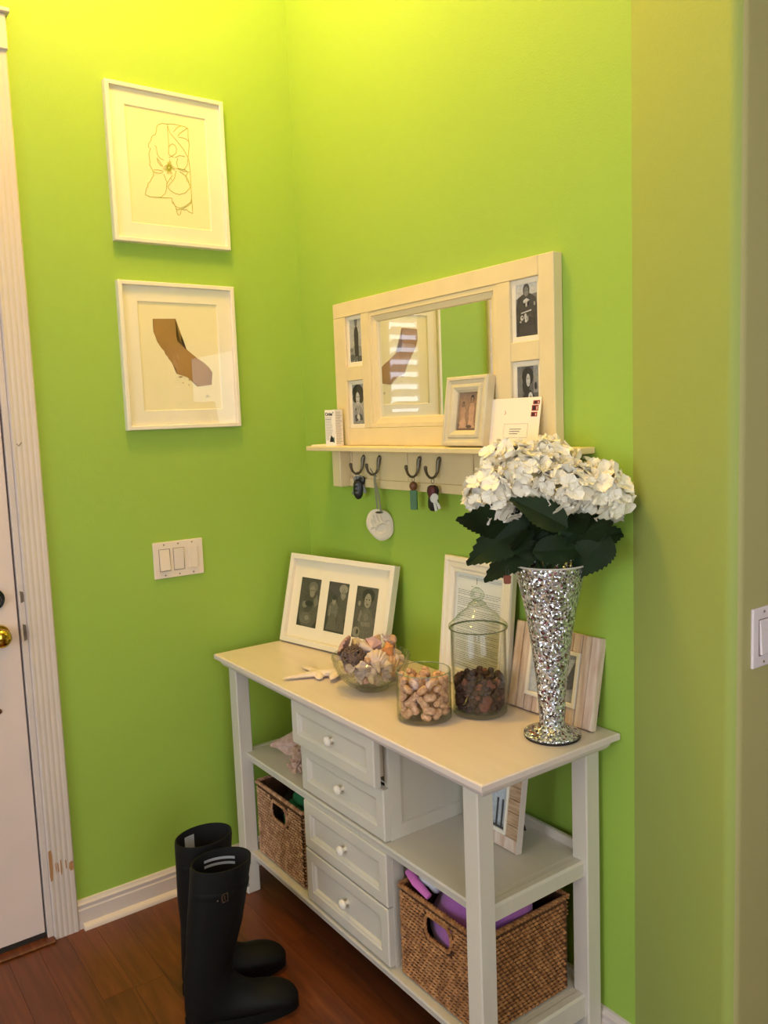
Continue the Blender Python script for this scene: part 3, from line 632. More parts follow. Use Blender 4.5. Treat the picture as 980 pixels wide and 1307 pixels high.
# ================================================================== PHOTOGRAPH PRINTS (flat prints built as flat layered shapes)
TONES = {}
def tone(v, tint=(1, 1, 1)):
    k = (v, tint)
    if k not in TONES: TONES[k] = mk('print_tone_%d_%d' % (v, len(TONES)), tuple(min(255, v*t) for t in tint), .6, var=.25, vscale=140)
    return TONES[k]
def ell(cx, cz, rx, rz, n=14, rot=0):
    return [(cx+rx*math.cos(2*PI*k/n)*math.cos(rot)-rz*math.sin(2*PI*k/n)*math.sin(rot), cz+rx*math.cos(2*PI*k/n)*math.sin(rot)+rz*math.sin(2*PI*k/n)*math.cos(rot)) for k in range(n)]
def photo(parent, x, z, w, h, y, shapes, bg, tint=(1, 1, 1), name='photo'):
    """flat print: shapes = [(tone, [(u,v)...])] in 0..1 coordinates, painted one above the other by 0.1 mm"""
    mats = [tone(bg, tint)]; mb = MB()
    base = len(mb.bm.faces)
    mb.box(x, x+w, y, y+.0006, z, z+h)
    idx = [(0, len(mb.bm.faces))]
    for i, (tn, pts) in enumerate(shapes):
        m = tone(tn, tint)
        if m not in mats: mats.append(m)
        yy = y-.00008*(i+1)
        pts = [(min(1, max(0, a)), min(1, max(0, b))) for a, b in pts]
        cl = []
        for p in pts:
            if not cl or (abs(p[0]-cl[-1][0])+abs(p[1]-cl[-1][1])) > 1e-4: cl.append(p)
        if len(cl) < 3: continue
        n0 = len(mb.bm.faces)
        mb.poly([(x+a*w, yy, z+b*h) for a, b in cl])
        mb.bm.faces.ensure_lookup_table()
        for f in mb.bm.faces[n0:]: f.material_index = mats.index(m)
    me = bpy.data.meshes.new(name); mb.bm.to_mesh(me); mb.bm.free()
    for m in mats: me.materials.append(m)
    o = bpy.data.objects.new(name, me); COL.objects.link(o); o.parent = parent; return o
def person(cx, z0, s, coat, face=190, hair=40, hat=False, wide=1.0):
    """a small standing figure: coat outline, head, hair"""
    out = [(coat, [(cx-.16*s*wide, z0), (cx-.17*s*wide, z0+.30*s), (cx-.20*s*wide, z0+.52*s), (cx-.12*s*wide, z0+.66*s), (cx, z0+.70*s), (cx+.12*s*wide, z0+.66*s), (cx+.20*s*wide, z0+.52*s), (cx+.17*s*wide, z0+.30*s), (cx+.16*s*wide, z0)])]
    out.append((hair, ell(cx, z0+.80*s, .105*s, .12*s)))
    out.append((face, ell(cx, z0+.775*s, .072*s, .085*s)))
    out.append((max(20, face-110), ell(cx-.028*s, z0+.79*s, .012*s, .008*s, 8))); out.append((max(20, face-110), ell(cx+.028*s, z0+.79*s, .012*s, .008*s, 8)))
    out.append((max(20, face-80), ell(cx, z0+.735*s, .024*s, .007*s, 8)))
    if hat: out.append((hair, [(cx-.14*s, z0+.82*s), (cx-.09*s, z0+.94*s), (cx, z0+.97*s), (cx+.09*s, z0+.94*s), (cx+.14*s, z0+.82*s), (cx, z0+.86*s)]))
    return out
P_STAND = [(150, [(0, 0), (1, 0), (1, .35), (.5, .42), (0, .3)]), (90, ell(.2, .12, .2, .08)), (80, ell(.8, .08, .25, .07)), (120, ell(.15, .3, .12, .05)), (60, [(.42, .02), (.45, .3), (.55, .3), (.50, .02)]), (60, [(.62, .02), (.60, .3), (.72, .3), (.72, .02)])]+person(.56, .14, 1.0, 34, 120, 26, True, .9)
P_CURLY = [(30, ell(.5, .80, .44, .19)), (26, ell(.28, .66, .2, .12)), (26, ell(.74, .66, .2, .14)), (150, [(.1, 0), (.2, .35), (.36, .48), (.5, .43), (.66, .48), (.85, .33), (.95, 0)]), (205, [(.36, .47), (.5, .30), (.66, .47), (.58, .36), (.5, .26), (.42, .36)]), (60, [(.2, .22), (.4, .26), (.38, .1), (.25, .06)]), (70, [(.55, .28), (.8, .24), (.85, .1), (.6, .12)]), (215, ell(.5, .18, .12, .08)), (60, ell(.42, .12, .06, .03)),
           (200, ell(.49, .65, .15, .15)), (40, ell(.43, .68, .030, .016, 8)), (40, ell(.57, .68, .03, .016, 8)), (70, ell(.5, .57, .05, .014, 8)), (60, ell(.32, .38, .05, .03))]
P_COAT = [(205, [(0, .72), (1, .80), (1, 1), (0, 1)]), (58, [(.0, 0), (.03, .55), (.12, .74), (.35, .80), (.66, .80), (.9, .72), (1, .5), (1, 0)]), (44, [(.05, .1), (.2, .5), (.22, .3), (.16, .05)]), (44, [(.8, .1), (.78, .5), (.86, .4), (.95, .05)]),
          (70, ell(.5, .87, .15, .12)), (130, ell(.5, .84, .10, .09)), (60, ell(.46, .86, .02, .012, 8)), (60, ell(.55, .86, .02, .012, 8)), (200, [(.36, .68), (.5, .72), (.66, .68), (.6, .62), (.54, .65), (.53, .56), (.47, .56), (.46, .65), (.38, .62)]), (215, [(.26, .46), (.72, .50), (.72, .475), (.26, .44)]),
          (210, ell(.30, .36, .07, .05)), (60, ell(.31, .37, .03, .02)), (205, ell(.46, .38, .06, .06)), (215, ell(.48, .30, .05, .03)), (190, ell(.56, .34, .03, .05)), (180, ell(.24, .29, .04, .02)), (170, ell(.87, .60, .04, .04))]
P_ROSE = [(120, [(0, .3), (.25, .35), (.25, 1), (0, 1)]), (150, [(.75, .5), (1, .5), (1, 1), (.75, 1)]), (30, [(.2, .0), (.25, .4), (.4, .55), (.62, .55), (.85, .4), (.9, 0)]), (26, ell(.5, .80, .26, .17)), (28, ell(.42, .62, .16, .14)), (200, ell(.52, .73, .09, .12)), (50, ell(.49, .76, .02, .01, 8)), (50, ell(.56, .76, .02, .01, 8)),
          (215, ell(.62, .42, .10, .09)), (120, ell(.62, .42, .035, .03)), (190, ell(.5, .32, .06, .03)), (190, ell(.74, .31, .04, .03)), (26, ell(.86, .62, .06, .07)), (130, ell(.12, .18, .12, .12))]
P_SEP = [(120, [(0, 0), (1, 0), (1, .16), (0, .2)])]+person(.26, .22, .58, 186, 150, 66, False, 1.1)+person(.68, .14, .84, 200, 168, 52, False, .8)+[(198, [(.1, .08), (.2, .34), (.36, .36), (.52, .08)]), (206, [(.52, .08), (.6, .4), (.76, .4), (.9, .08)]), (90, ell(.6, .12, .14, .04)), (210, ell(.3, .2, .16, .1))]
P_T1 = [(52, [(0, .0), (1, 0), (1, .2), (0, .25)]), (88, ell(.5, .3, .44, .34)), (72, ell(.45, .5, .26, .2)), (112, ell(.62, .82, .22, .11)), (138, ell(.60, .73, .13, .12)), (60, ell(.55, .75, .03, .01, 8)), (60, ell(.66, .75, .03, .01, 8)), (126, ell(.3, .45, .12, .07)), (120, [(.7, .55), (.85, .68), (.95, .5), (.8, .42)]), (104, ell(.4, .18, .3, .12)), (134, ell(.48, .19, .12, .05)), (44, ell(.52, .48, .2, .06))]
P_T2 = [(60, [(0, .0), (1, 0), (1, .3), (0, .3)]), (84, ell(.78, .55, .3, .28)), (110, ell(.34, .42, .24, .2)), (150, ell(.34, .62, .09, .085)), (54, ell(.34, .68, .10, .05)), (150, ell(.72, .87, .2, .09)), (140, ell(.74, .77, .12, .11)), (50, ell(.70, .79, .025, .01, 8)), (50, ell(.80, .79, .025, .01, 8)), (98, [(.1, .05), (.2, .35), (.5, .38), (.6, .05)]), (90, [(.55, .05), (.6, .4), (.85, .4), (.95, .05)]), (134, ell(.2, .42, .04, .1)), (120, ell(.48, .42, .04, .1))]
P_T3 = [(78, [(0, .6), (.4, .6), (.4, 1), (0, 1)]), (50, ell(.55, .82, .28, .14)), (104, [(.2, 0), (.3, .4), (.42, .58), (.72, .58), (.9, .4), (.95, 0)]), (152, ell(.55, .73, .15, .14)), (40, ell(.49, .75, .03, .012, 8)), (40, ell(.62, .75, .03, .012, 8)), (70, ell(.55, .66, .05, .012, 8)), (48, [(.38, .80), (.55, .90), (.73, .80), (.68, .93), (.45, .93)]), (130, [(.2, .35), (.28, .55), (.36, .52), (.3, .3)]), (150, ell(.2, .66, .06, .05)), (124, ell(.56, .42, .1, .07)), (140, ell(.2, .12, .17, .1)), (66, ell(.25, .13, .06, .05)), (128, [(.35, .32), (.75, .34), (.8, .26), (.4, .24)])]
P_BARN = [(206, [(.0, .0), (.35, 0), (.35, 1), (0, 1)]), (44, [(.34, .12), (.36, .95), (.62, 1), (.66, .75), (.58, .5), (.62, .1)]), (196, [(.66, .86), (.96, .92), (.80, .45), (.64, .5)]), (86, ell(.72, .66, .05, .03)), (86, [(.78, .4), (.96, .86), (.98, .3), (.74, .22)]), (168, [(.34, .0), (1, 0), (1, .22), (.34, .14)]), (34, ell(.50, .20, .07, .08))]

# ================================================================== MIRROR WITH SHELF AND HOOKS
CRM = mk('cream_mirror_paint', (228, 210, 166), .45, var=.06, vscale=12, stretch=(1, 1, 1), bump=.1, bscale=40)
mt_ = thing('mirror_shelf', 'cream framed wall mirror with four small photos, a shelf and coat hooks below', 'mirror', (.7125, 0, 1.40))
def mp_(name, x0, x1, y0, y1, z0, z1, bev=.0015, mat=CRM, label=None):
    c = ((x0+x1)/2, (y0+y1)/2, (z0+z1)/2)
    o = B(x0-c[0], x1-c[0], y0-c[1], y1-c[1], z0-c[2], z1-c[2], bev=bev).build(name, mat, mt_, loc=(c[0]-.7125, c[1], c[2]-1.40))
    if label: o['label'] = label
    return o
mp_('stile', .253, .316, -.030, -.001, 1.4155, 1.806); mp_('stile', 1.1245, 1.172, -.030, -.001, 1.4155, 1.851)
mp_('top_rail', .253, 1.124, -.030, -.001, 1.8065, 1.851); mp_('bottom_rail', .3165, 1.124, -.029, -.001, 1.4155, 1.468)
mp_('stile', .404, .4405, -.030, -.001, 1.4685, 1.806); mp_('stile', .986, 1.031, -.030, -.001, 1.4685, 1.806)
mp_('cross_rail', .3165, .4035, -.0295, -.001, 1.613, 1.656); mp_('cross_rail', 1.0315, 1.124, -.0295, -.001, 1.617, 1.662)
# mirror glass with a stepped inner trim
MIR = mk('mirror_silver', (236, 240, 236), .01, metal=1)
mp_('mirror_glass', .441, .985, -.012, -.008, 1.469, 1.806, bev=0, mat=MIR)
mb = MB(); rect_profile(mb, .5447, .337, [(0, -.012), (0, -.027), (.012, -.027), (.013, -.022), (.028, -.019), (.030, -.0125), (.030, -.012)])
mb.build('mirror_trim', CRM, mt_, loc=(.4408-.7125, 0, 1.469-1.40))
def mphoto(x0, x1, z0, z1, shapes, bg, ins=.013):
    t = mt_; X = .7125
    mb = MB(); rect_profile(mb, x1-x0, z1-z0, [(0, -.018), (0, -.0225), (ins-.003, -.0225), (ins-.001, -.0205), (ins-.001, -.018)])
    mb.build('photo_mat', MATB, t, loc=(x0-X, 0, z0-1.40))
    photo(t, x0+ins-.003-X, z0+ins-.003-1.40, x1-x0-2*ins+.006, z1-z0-2*ins+.006, -.0200, shapes, bg)
    pane(x1-x0, z1-z0, -.0245, t, x0-X, z0-1.40)
mphoto(.3165, .4035, 1.6565, 1.806, P_STAND, 186); mphoto(.3165, .4035, 1.4685, 1.6125, P_CURLY, 176)
mphoto(1.0315, 1.124, 1.6625, 1.806, P_COAT, 120); mphoto(1.0315, 1.124, 1.4685, 1.6165, P_ROSE, 96)
# shelf, hook board, brackets
mp_('shelf', .165, 1.262, -.098, -.001, 1.4005, 1.4150, bev=.002)
mp_('hook_board', .2985, 1.1265, -.014, -.001, 1.290, 1.400, bev=0)
mp_('board_rail', .2985, 1.1265, -.022, -.0145, 1.287, 1.312, bev=.001)
for x in (.300, .582, .864): mp_('board_batten', x, x+.010 if x > .3 else x+.006, -.0175, -.0145, 1.3125, 1.400, bev=.001)
mp_('bracket', .253, .298, -.056, -.001, 1.287, 1.400, bev=.002); mp_('bracket', 1.127, 1.172, -.056, -.001, 1.287, 1.400, bev=.002)
HX = (.372, .457, .650, .736)
mb = MB()
path = [(0, -.0045, .030), (0, -.006, .022), (0, -.008, .008), (0, -.0105, -.004), (0, -.017, -.014), (0, -.027, -.0185), (0, -.037, -.0165), (0, -.045, -.009), (0, -.049, .001), (0, -.0505, .009)]
mb.tube(path, [.0062, .0062, .005, .0042, .0038, .0036, .0036, .0036, .0040, .0052], 10)
mb.ellip((0, -.0505, .011), (.0055, .0055, .0055), 10, 8); mb.ellip((0, -.003, .030), (.0075, .0045, .0085), 10, 8)
hookme = mb.mesh('hook', METAL, True)
for x in HX: inst(hookme, 'hook', mt_, (x-.7125, -.0142, 1.348-1.40))

# ---- things hanging on the hooks
PLB = mk('black_fob_plastic', (20, 20, 22), .35, bump=.05); KEYM = mk('key_steel', (126, 124, 120), .3, metal=1)
RED = mk('dark_maroon_leather', (88, 22, 34), .5, var=.3, vscale=60); GTAG = mk('sage_green_tag', (78, 120, 88), .5); BEAD = mk('brown_bead', (104, 62, 34), .4)
def ringm(mb, c, r, w=.0008, axis='X'):
    pts = [(c[0], c[1]+r*math.cos(2*PI*k/16), c[2]+r*math.sin(2*PI*k/16)) if axis == 'X' else (c[0]+r*math.cos(2*PI*k/16), c[1], c[2]+r*math.sin(2*PI*k/16)) for k in range(17)]
    mb.tube(pts, w, 6)
def key(mb, L, M):
    mb.lathe([(0, .0012), (.010, .0012), (.010, -.0012), (0, -.0012)], 14, M=M @ Matrix.Rotation(PI/2, 4, 'X')); mb.box(-.003, .003, -.001, .001, -L, -.008, M=M); mb.box(.003, .0045, -.001, .001, -L, -L*.55, M=M)
HY, HZ = -.0415, 1.3285
# 1: keys with black oval fob
t = thing('key_ring', 'black oval car remote with keys on the leftmost hook', 'keys', (HX[0], HY, HZ), (0, 0, R(28))); t.scale = (1.22, 1.22, 1.22)
mb = MB(); ringm(mb, (0, 0, -.004), .0095); mb.build('ring', KEYM, t, smooth=True)
mb = MB(); rows = []
for z, a, b in ((-.013, .004, .003), (-.016, .009, .005), (-.024, .0125, .0065), (-.038, .0135, .007), (-.052, .0125, .0065), (-.060, .008, .005), (-.063, .003, .002)):
    rows.append([(a*math.cos(2*PI*k/18), b*math.sin(2*PI*k/18), z) for k in range(18)])
mb.grid(rows, closeu=True, cap0=True, cap1=True); fb = mb.build('remote_fob', PLB, t, smooth=True)
for i, z in enumerate((-.026, -.036, -.046)):
    mb = MB(); mb.ellip((0, 0, 0), (.005, .0012, .0034), 10, 6); mb.build('button', mk('fob_button_grey', (90, 92, 96), .5), fb, smooth=True, loc=(0, -.0066, z))
mb = MB(); key(mb, .040, Matrix.Translation((-.004, .004, -.014)) @ Matrix.Rotation(R(20), 4, 'Y')); mb.build('key', KEYM, t)
mb = MB(); key(mb, .036, Matrix.Translation((.006, .003, -.014)) @ Matrix.Rotation(R(-20), 4, 'Y')); mb.build('key', KEYM, t)
mb = MB(); rumple(mb, (.008, .006, -.016), (.010, .007, .012), 31, 14, 10); mb.build('black_charm', PLB, t, smooth=True)
# 2: handprint ornament
t = thing('handprint_ornament', 'round white clay handprint ornament hanging by a grey ribbon', 'ornament', (HX[1]+.004, -.036, HZ))
mb = MB()
for s in (-1, 1):
    x1 = s*.0085
    P_ = [(0, -.004, -.0005), (s*.002, -.004, -.02), (x1*.8, .003, -.06), (x1, .008, -.113)]
    mb.grid([[(x-.0048, y, z) for x, y, z in P_], [(x+.0048, y-.0005, z) for x, y, z in P_]])
    mb.grid([[(x-.0048, y+.0008, z) for x, y, z in P_], [(x+.0048, y+.0003, z) for x, y, z in P_]])
rb_ = mb.build('ribbon', GREY, t)
mb = MB(); mb.tube([(-.016, -.008, .020), (-.010, -.006, .010), (-.004, -.003, .001), (0, 0, 0), (.002, .001, -.006)], [.002, .003, .0034, .003, .002], 6, flat=.5); mb.build('ribbon_knot', GREY, t)
Mc = Matrix.Translation((.0, .010, -.1495)) @ Matrix.Rotation(R(38), 4, 'Z') @ Matrix.Rotation(R(-25), 4, 'Y')
def clay_disc():
    mb = MB(); rows = []
    n = 84
    def prof(a): return 1+.02*math.sin(3*a+1)+.015*math.sin(5*a)
    rows.append([(.0*math.cos(2*PI*k/n), -.006, .0) for k in range(n)])
    blobs = [(0, -.013, .017, .012)] + [(-.0165, .013, .0034, .011), (-.0055, .019, .0034, .013), (.0055, .019, .0034, .013), (.0165, .013, .0034, .011), (.024, -.003, .008, .0034), (-.024, -.003, .008, .0034)]
    for i in range(1, 31):
        f = i/30
        ring = []
        for k in range(n):
            a = 2*PI*k/n; x = .041*f*prof(a)*math.cos(a); z = .049*f*prof(a)*math.sin(a); dep = 0
            for bx, bz, ra, rb2 in blobs:
                q = ((x-bx)/ra)**2+((z-bz)/rb2)**2
                if q < 1.4: dep = max(dep, min(1, (1.4-q)/.6)*.0042)
            ring.append((x, -.006+dep+(.003*max(0, f-.85)/.15), z))
        rows.append(ring)
    rows.append([(.040*prof(2*PI*k/n)*math.cos(2*PI*k/n), .005, .048*prof(2*PI*k/n)*math.sin(2*PI*k/n)) for k in range(n)])
    rows.append([(0, .006, 0) for k in range(n)])
    mb.grid(rows, closeu=True, M=Mc); return mb
clay_disc().build('clay_disc', CLAY, t, smooth=True)
mb = MB(); mb.prism([(x, -.0072, z) for x, z in ell(-.0, .037, .012, .0035, 16)], (0, .001, 0), M=Matrix.Translation((0, .010, -.1495)) @ Matrix.Rotation(R(38), 4, 'Z')); mb.build('ribbon_slot', mk('dark_olive_shadow', (70, 66, 44), .9), t)
# 3: green tag
t = thing('key_ring', 'sage green rectangular key tag with a brown bead on the third hook', 'keys', (HX[2], HY, HZ), (0, 0, R(20))); t.scale = (1.16, 1.16, 1.16)
mb = MB(); ringm(mb, (0, 0, -.005), .0055); mb.build('ring', KEYM, t)
mb = MB(); mb.ellip((0, 0, -.021), (.0105, .009, .011), 14, 10); mb.build('bead', BEAD, t, smooth=True)
B(-.0095, .0095, -.003, .003, -.078, -.031, bev=.001).build('tag', GTAG, t)
SILV = mk('bright_key_silver', (206, 208, 212), .35, metal=.3)
# 4: maroon and black fob
t = thing('key_ring', 'maroon and black car remote with silver keys on the fourth hook', 'keys', (HX[3], HY, HZ), (0, 0, R(20))); t.scale = (1.12, 1.12, 1.12)
mb = MB(); ringm(mb, (0, 0, -.006), .0065); mb.build('ring', KEYM, t)
mb = MB(); rows = []
for z, a, b in ((-.016, .006, .004), (-.020, .014, .007), (-.030, .0165, .009), (-.044, .0125, .0085), (-.056, .0145, .0085), (-.070, .0145, .008), (-.078, .009, .005), (-.080, .003, .002)):
    rows.append([(a*math.cos(2*PI*k/18), b*math.sin(2*PI*k/18), z) for k in range(18)])
mb.grid(rows, closeu=True, cap0=True, cap1=True); mb.build('remote_fob', PLB, t, smooth=True)
mb = MB(); rumple(mb, (.002, -.005, -.034), (.0125, .007, .020), 8, 16, 12); mb.build('leather_charm', RED, t, smooth=True)
mb = MB(); key(mb, .030, Matrix.Translation((.008, -.010, -.048)) @ Matrix.Rotation(R(-10), 4, 'Y')); mb.build('key', SILV, t)
mb = MB(); key(mb, .030, Matrix.Translation((.011, -.011, -.045)) @ Matrix.Rotation(R(-26), 4, 'Y')); mb.build('key', SILV, t)

# ---- things standing on the little shelf
SZ = 1.4151
t = thing('medicine_box', 'small white printed cardboard box at the left end of the little shelf', 'box', (.283, -.062, SZ), (0, 0, R(12)))
B(-.0225, .0225, -.0170, .0170, 0, .112, bev=.0006).build('carton', CARD, t)
text('Orbis', .0135, BLACKINK, t, (-.0195, -.0173, .0945), (PI/2, 0, 0), bold=.0004)
mb = MB(); mb.box(.0135, .0165, -.0174, -.0171, .101, .106); mb.build('trademark', BLACKINK, t)
mb = MB()
for i in range(15):
    z = .088-i*.0048
    if i == 1: mb.box(-.0190, .006, -.0174, -.0171, z-.0012, z+.0006); continue
    mb.box(-.0190, rng.uniform(.002, .013) if i < 12 else -.006, -.0174, -.0171, z-.0006, z+.0004)
for i in range(20):
    z = .104-i*.0050; mb.box(.0226, .0229, -.0140, rng.uniform(.004, .013), z-.0006, z+.0005)
mb.build('small_print', INK, t)
mb = MB(); mb.poly([(-.004, -.0174, .0130), (.0125, -.0174, .0130), (.0125, -.0174, .0260), (.003, -.0174, .034), (-.001, -.0174, .024)]); mb.build('logo_dark', BLACKINK, t)
mb = MB(); mb.poly([(.0125, -.0175, .0115), (.0170, -.0175, .0100), (.0165, -.0175, .030), (.0125, -.0175, .024)]); mb.build('logo_green', mk('logo_teal', (40, 104, 84), .6), t)
o = B(-.045, .045, -.028, .028, 0, .0040, bev=.0005).build('card_stack', CARD, None, loc=(.215, -.050, SZ), rot=(0, 0, R(4))); tag(o, 'flat stack of cream cards lying at the very left end of the little shelf', 'cards')
t = thing('photo_frame', 'small cream stepped photo frame on the little shelf', 'picture frame', (.828, -.086, SZ+.0045), (R(-8.6), 0, R(2)))
W_, H_ = .150, .176
mb = MB(); rect_profile(mb, W_, H_, [(0, .028), (0, .004), (.003, 0), (.009, .0), (.011, .003), (.020, .006), (.022, .002), (.028, .001), (.034, .004), (.040, .010), (.040, .018)]); mb.build('frame', mk('aged_cream_frame', (212, 200, 170), .5, var=.08, vscale=30), t)
photo(t, .038, .038, W_-.076, H_-.076, .016, P_SEP, 160, (1, .80, .66)); pane(W_-.08, H_-.08, .012, t, .04, .04)
B(.04, W_-.04, .019, .024, .03, H_-.03).build('backing', DARKF, t); B(.002, W_-.002, .024, .028, .002, .010).build('base_back', FRAMEW, t)
t = thing('envelope', 'white stamped envelope with an address window behind the small shelf frame', 'envelope', (.948, -.056, SZ+.0008), (R(-9), 0, 0))
B(0, .190, 0, .0016, 0, .117, bev=.0004).build('paper', mk('white_envelope_paper', (244, 232, 214), .8), t)
REDS = mk('stamp_red', (150, 44, 40), .7); NAVY = mk('stamp_dark', (48, 30, 44), .7)
mb2 = MB()
for x, z, w_, h_ in ((.166, .100, .020, .009), (.163, .0850, .020, .013), (.162, .0715, .019, .0105)):
    s = B(x-.0003, x+w_, -.0006, .0, z, z+h_).build('stamp', REDS, t); mb = MB(); mb.box(x+.003, x+w_*.55, -.0008, -.0006, z+.0015, z+h_-.002); mb.build('stamp_picture', NAVY, s)
    mb2.box(x+w_*.75, x+w_*.85, -.0008, -.0006, z+.002, z+h_-.003)
mb2.build('stamp_white', CARD, t)
mb = MB(); rect_profile(mb, .080, .034, [(0, 0), (0, -.0004), (.0012, -.0004), (.0012, 0)], M=Matrix.Translation((.075, 0, .022))); mb.build('address_window', mk('window_grey', (196, 190, 180), .4), t)
mb = MB()
for i in range(3): mb.box(.095, .095+(.038, .034, .028)[i], -.0006, -.0002, .042-i*.0055, .0436-i*.0055)
mb.build('address_lines', INK, t)
mb = MB(); mb.tube([(.075, -.0006, .088), (.078, -.0006, .082), (.074, -.0006, .078)], .0006, 4); mb.build('red_mark', REDS, t)

# ================================================================== THINGS ON THE TABLETOP
TT = .7775
def leaning(name, label, cat, x, y, ang, tilt, th):
    return thing(name, label, cat, (x, y, TT+th*math.sin(tilt)), (-tilt, 0, ang))
# ---- triple photo frame
t = leaning('photo_frame', 'wide white box frame with three portrait photos at the left end of the console', 'picture frame', .092, -.191, .186, .243, .024)
FW, FH = .470, .289
mb = MB(); rect_profile(mb, FW, FH, [(0, .024), (0, .001), (.001, 0), (.016, 0), (.017, .001), (.017, .016), (.012, .024)]); mb.build('frame', FRAMEW, t)
mb = MB()
us = [(.055, .150), (.187, .279), (.313, .405)]; v0, v1 = .058, .215
xs = [.016]+[q for p in us for q in p]+[FW-.016]
for i in range(0, len(xs)-1):
    if i % 2 == 0: mb.box(xs[i], xs[i+1], .0145, .0155, .016, FH-.016)
    else: mb.box(xs[i], xs[i+1], .0145, .0155, .016, v0); mb.box(xs[i], xs[i+1], .0145, .0155, v1, FH-.016)
mb.build('mat_board', MATB, t)
for (a, b), P_, bg in zip(us, (P_T1, P_T2, P_T3), (78, 70, 88)):
    photo(t, a-.002, v0-.002, b-a+.004, v1-v0+.004, .0165, P_, bg, (1.02, .98, .86))
pane(FW-.03, FH-.03, .006, t, .015, .015)
B(.02, FW-.02, .018, .022, .02, FH-.02).build('backing', DARKF, t)
mb = MB(); mb.prism([(FW-.045, .024, .012), (FW-.040, .024, .20), (FW-.045, .075, .018), (FW-.045, .088, .013)], (.003, 0, 0)); mb.build('easel', mk('dark_red_brown_board', (62, 28, 24), .8), t)

# ---- document frame
t = leaning('document_frame', 'tall white moulded frame holding a printed text sheet behind the lidded jar', 'picture frame', .749, -.056, -.03, .105, .018)
FW, FH = .272, .342
mb = MB(); rect_profile(mb, FW, FH, [(0, .018), (0, .004), (.003, 0), (.012, -.001), (.016, .002), (.028, .003), (.034, .008), (.037, .006), (.041, .007), (.042, .014)]); mb.build('frame', FRAMEW, t)
B(.038, FW-.038, .0145, .0155, .038, FH-.038).build('document', DOCP, t)
mb = MB(); q = random.Random(4)
z = FH-.062
mb.box(.125, .127, .0138, .0143, z-.004, z+.012)
for wds in ((.118, .138), (.105, .112), (.120, .132)):
    mb.box(wds[0], wds[1], .0138, .0143, z-.012, z-.0105)
z -= .026; n = 0
while z > .05:
    x = .052
    if n % 5 in (3,): z -= .0035
    end = FW-.052-(q.random()*.05 if n % 3 == 2 else 0)
    while x < end:
        w_ = q.uniform(.004, .016); mb.box(x, min(x+w_, end), .0140, .0143, z, z+.0013); x += w_+.0022
    z -= .0052; n += 1
mb.build('printed_text', INK, t, label='rows of small grey print')
for k, zz in enumerate((FH-.050, FH-.054, .052)):
    B(.050, FW-.050, .0140, .0143, zz, zz+.0006).build('rule_line', INK, t)
pane(FW-.08, FH-.08, .0115, t, .04, .04)
B(.01, FW-.01, .0158, .0178, .01, FH-.01).build('backing', DARKF, t)

# ---- whitewashed plank frames
PLK = mk('whitewashed_plank', (220, 204, 190), .75, var=.3, vscale=40, stretch=(2.2, 1, .3), bump=.4, bscale=90, col2=(192, 162, 142))
PLH = mk('worn_tan_plank', (196, 170, 140), .75, var=.4, vscale=60, stretch=(.35, 1, 2.4), bump=.5, bscale=120, col2=(160, 124, 92))
GAPM = mk('plank_gap_rust', (108, 62, 50), .9)
t = leaning('photo_frame', 'whitewashed vertical plank photo frame behind the sparkling vase', 'picture frame', 1.030, -.0625, .03, .200, .018)
FW, FH = .256, .209
B(.002, FW-.002, .006, .016, .002, FH-.002).build('backing', GAPM, t)
ox0, ox1, oz0, oz1 = .0577, .1983, .044, .160
nx = 10; pw = FW/nx
for i in range(nx):
    x0, x1 = i*pw+.0010, (i+1)*pw-.0010; dy = q.uniform(-.001, .001)
    segs = [(0, FH)] if (x1 < ox0-.004 or x0 > ox1+.004) else [(0, oz0-.006), (oz1+.006, FH)]
    for a, b in segs:
        B(x0, x1, dy, .0125, a+q.uniform(0, .001), b-q.uniform(0, .001), bev=.0009).build('plank', PLK, t)
for a in ((0, .018),): 
    B(-.0002, .0005, 0, .0165, 0, FH).build('side_edge', PLK, t); B(FW-.0005, FW+.0012, 0.0, .0175, 0, FH, bev=.0003).build('side_edge', PLK, t)
mb = MB(); rect_profile(mb, ox1-ox0+.012, oz1-oz0+.012, [(0, .010), (0, -.003), (.001, -.004), (.008, -.004), (.0095, -.002), (.0095, .010)], M=Matrix.Translation((ox0-.006, 0, oz0-.006))); mb.build('inner_frame', FRAMEW, t)
photo(t, ox0+.003, oz0+.003, ox1-ox0-.006, oz1-oz0-.006, .003, P_BARN, 150, (.96, .98, 1)); pane(ox1-ox0, oz1-oz0, .000, t, ox0, oz0)
mb = MB(); mb.prism([(FW*.93, .017, .035), (FW*.93, .017, .12), (FW*.93, .030, .055), (FW*.93, .030, .030)], (.012, 0, 0)); mb.build('easel', mk('black_velvet', (22, 20, 20), .9), t)
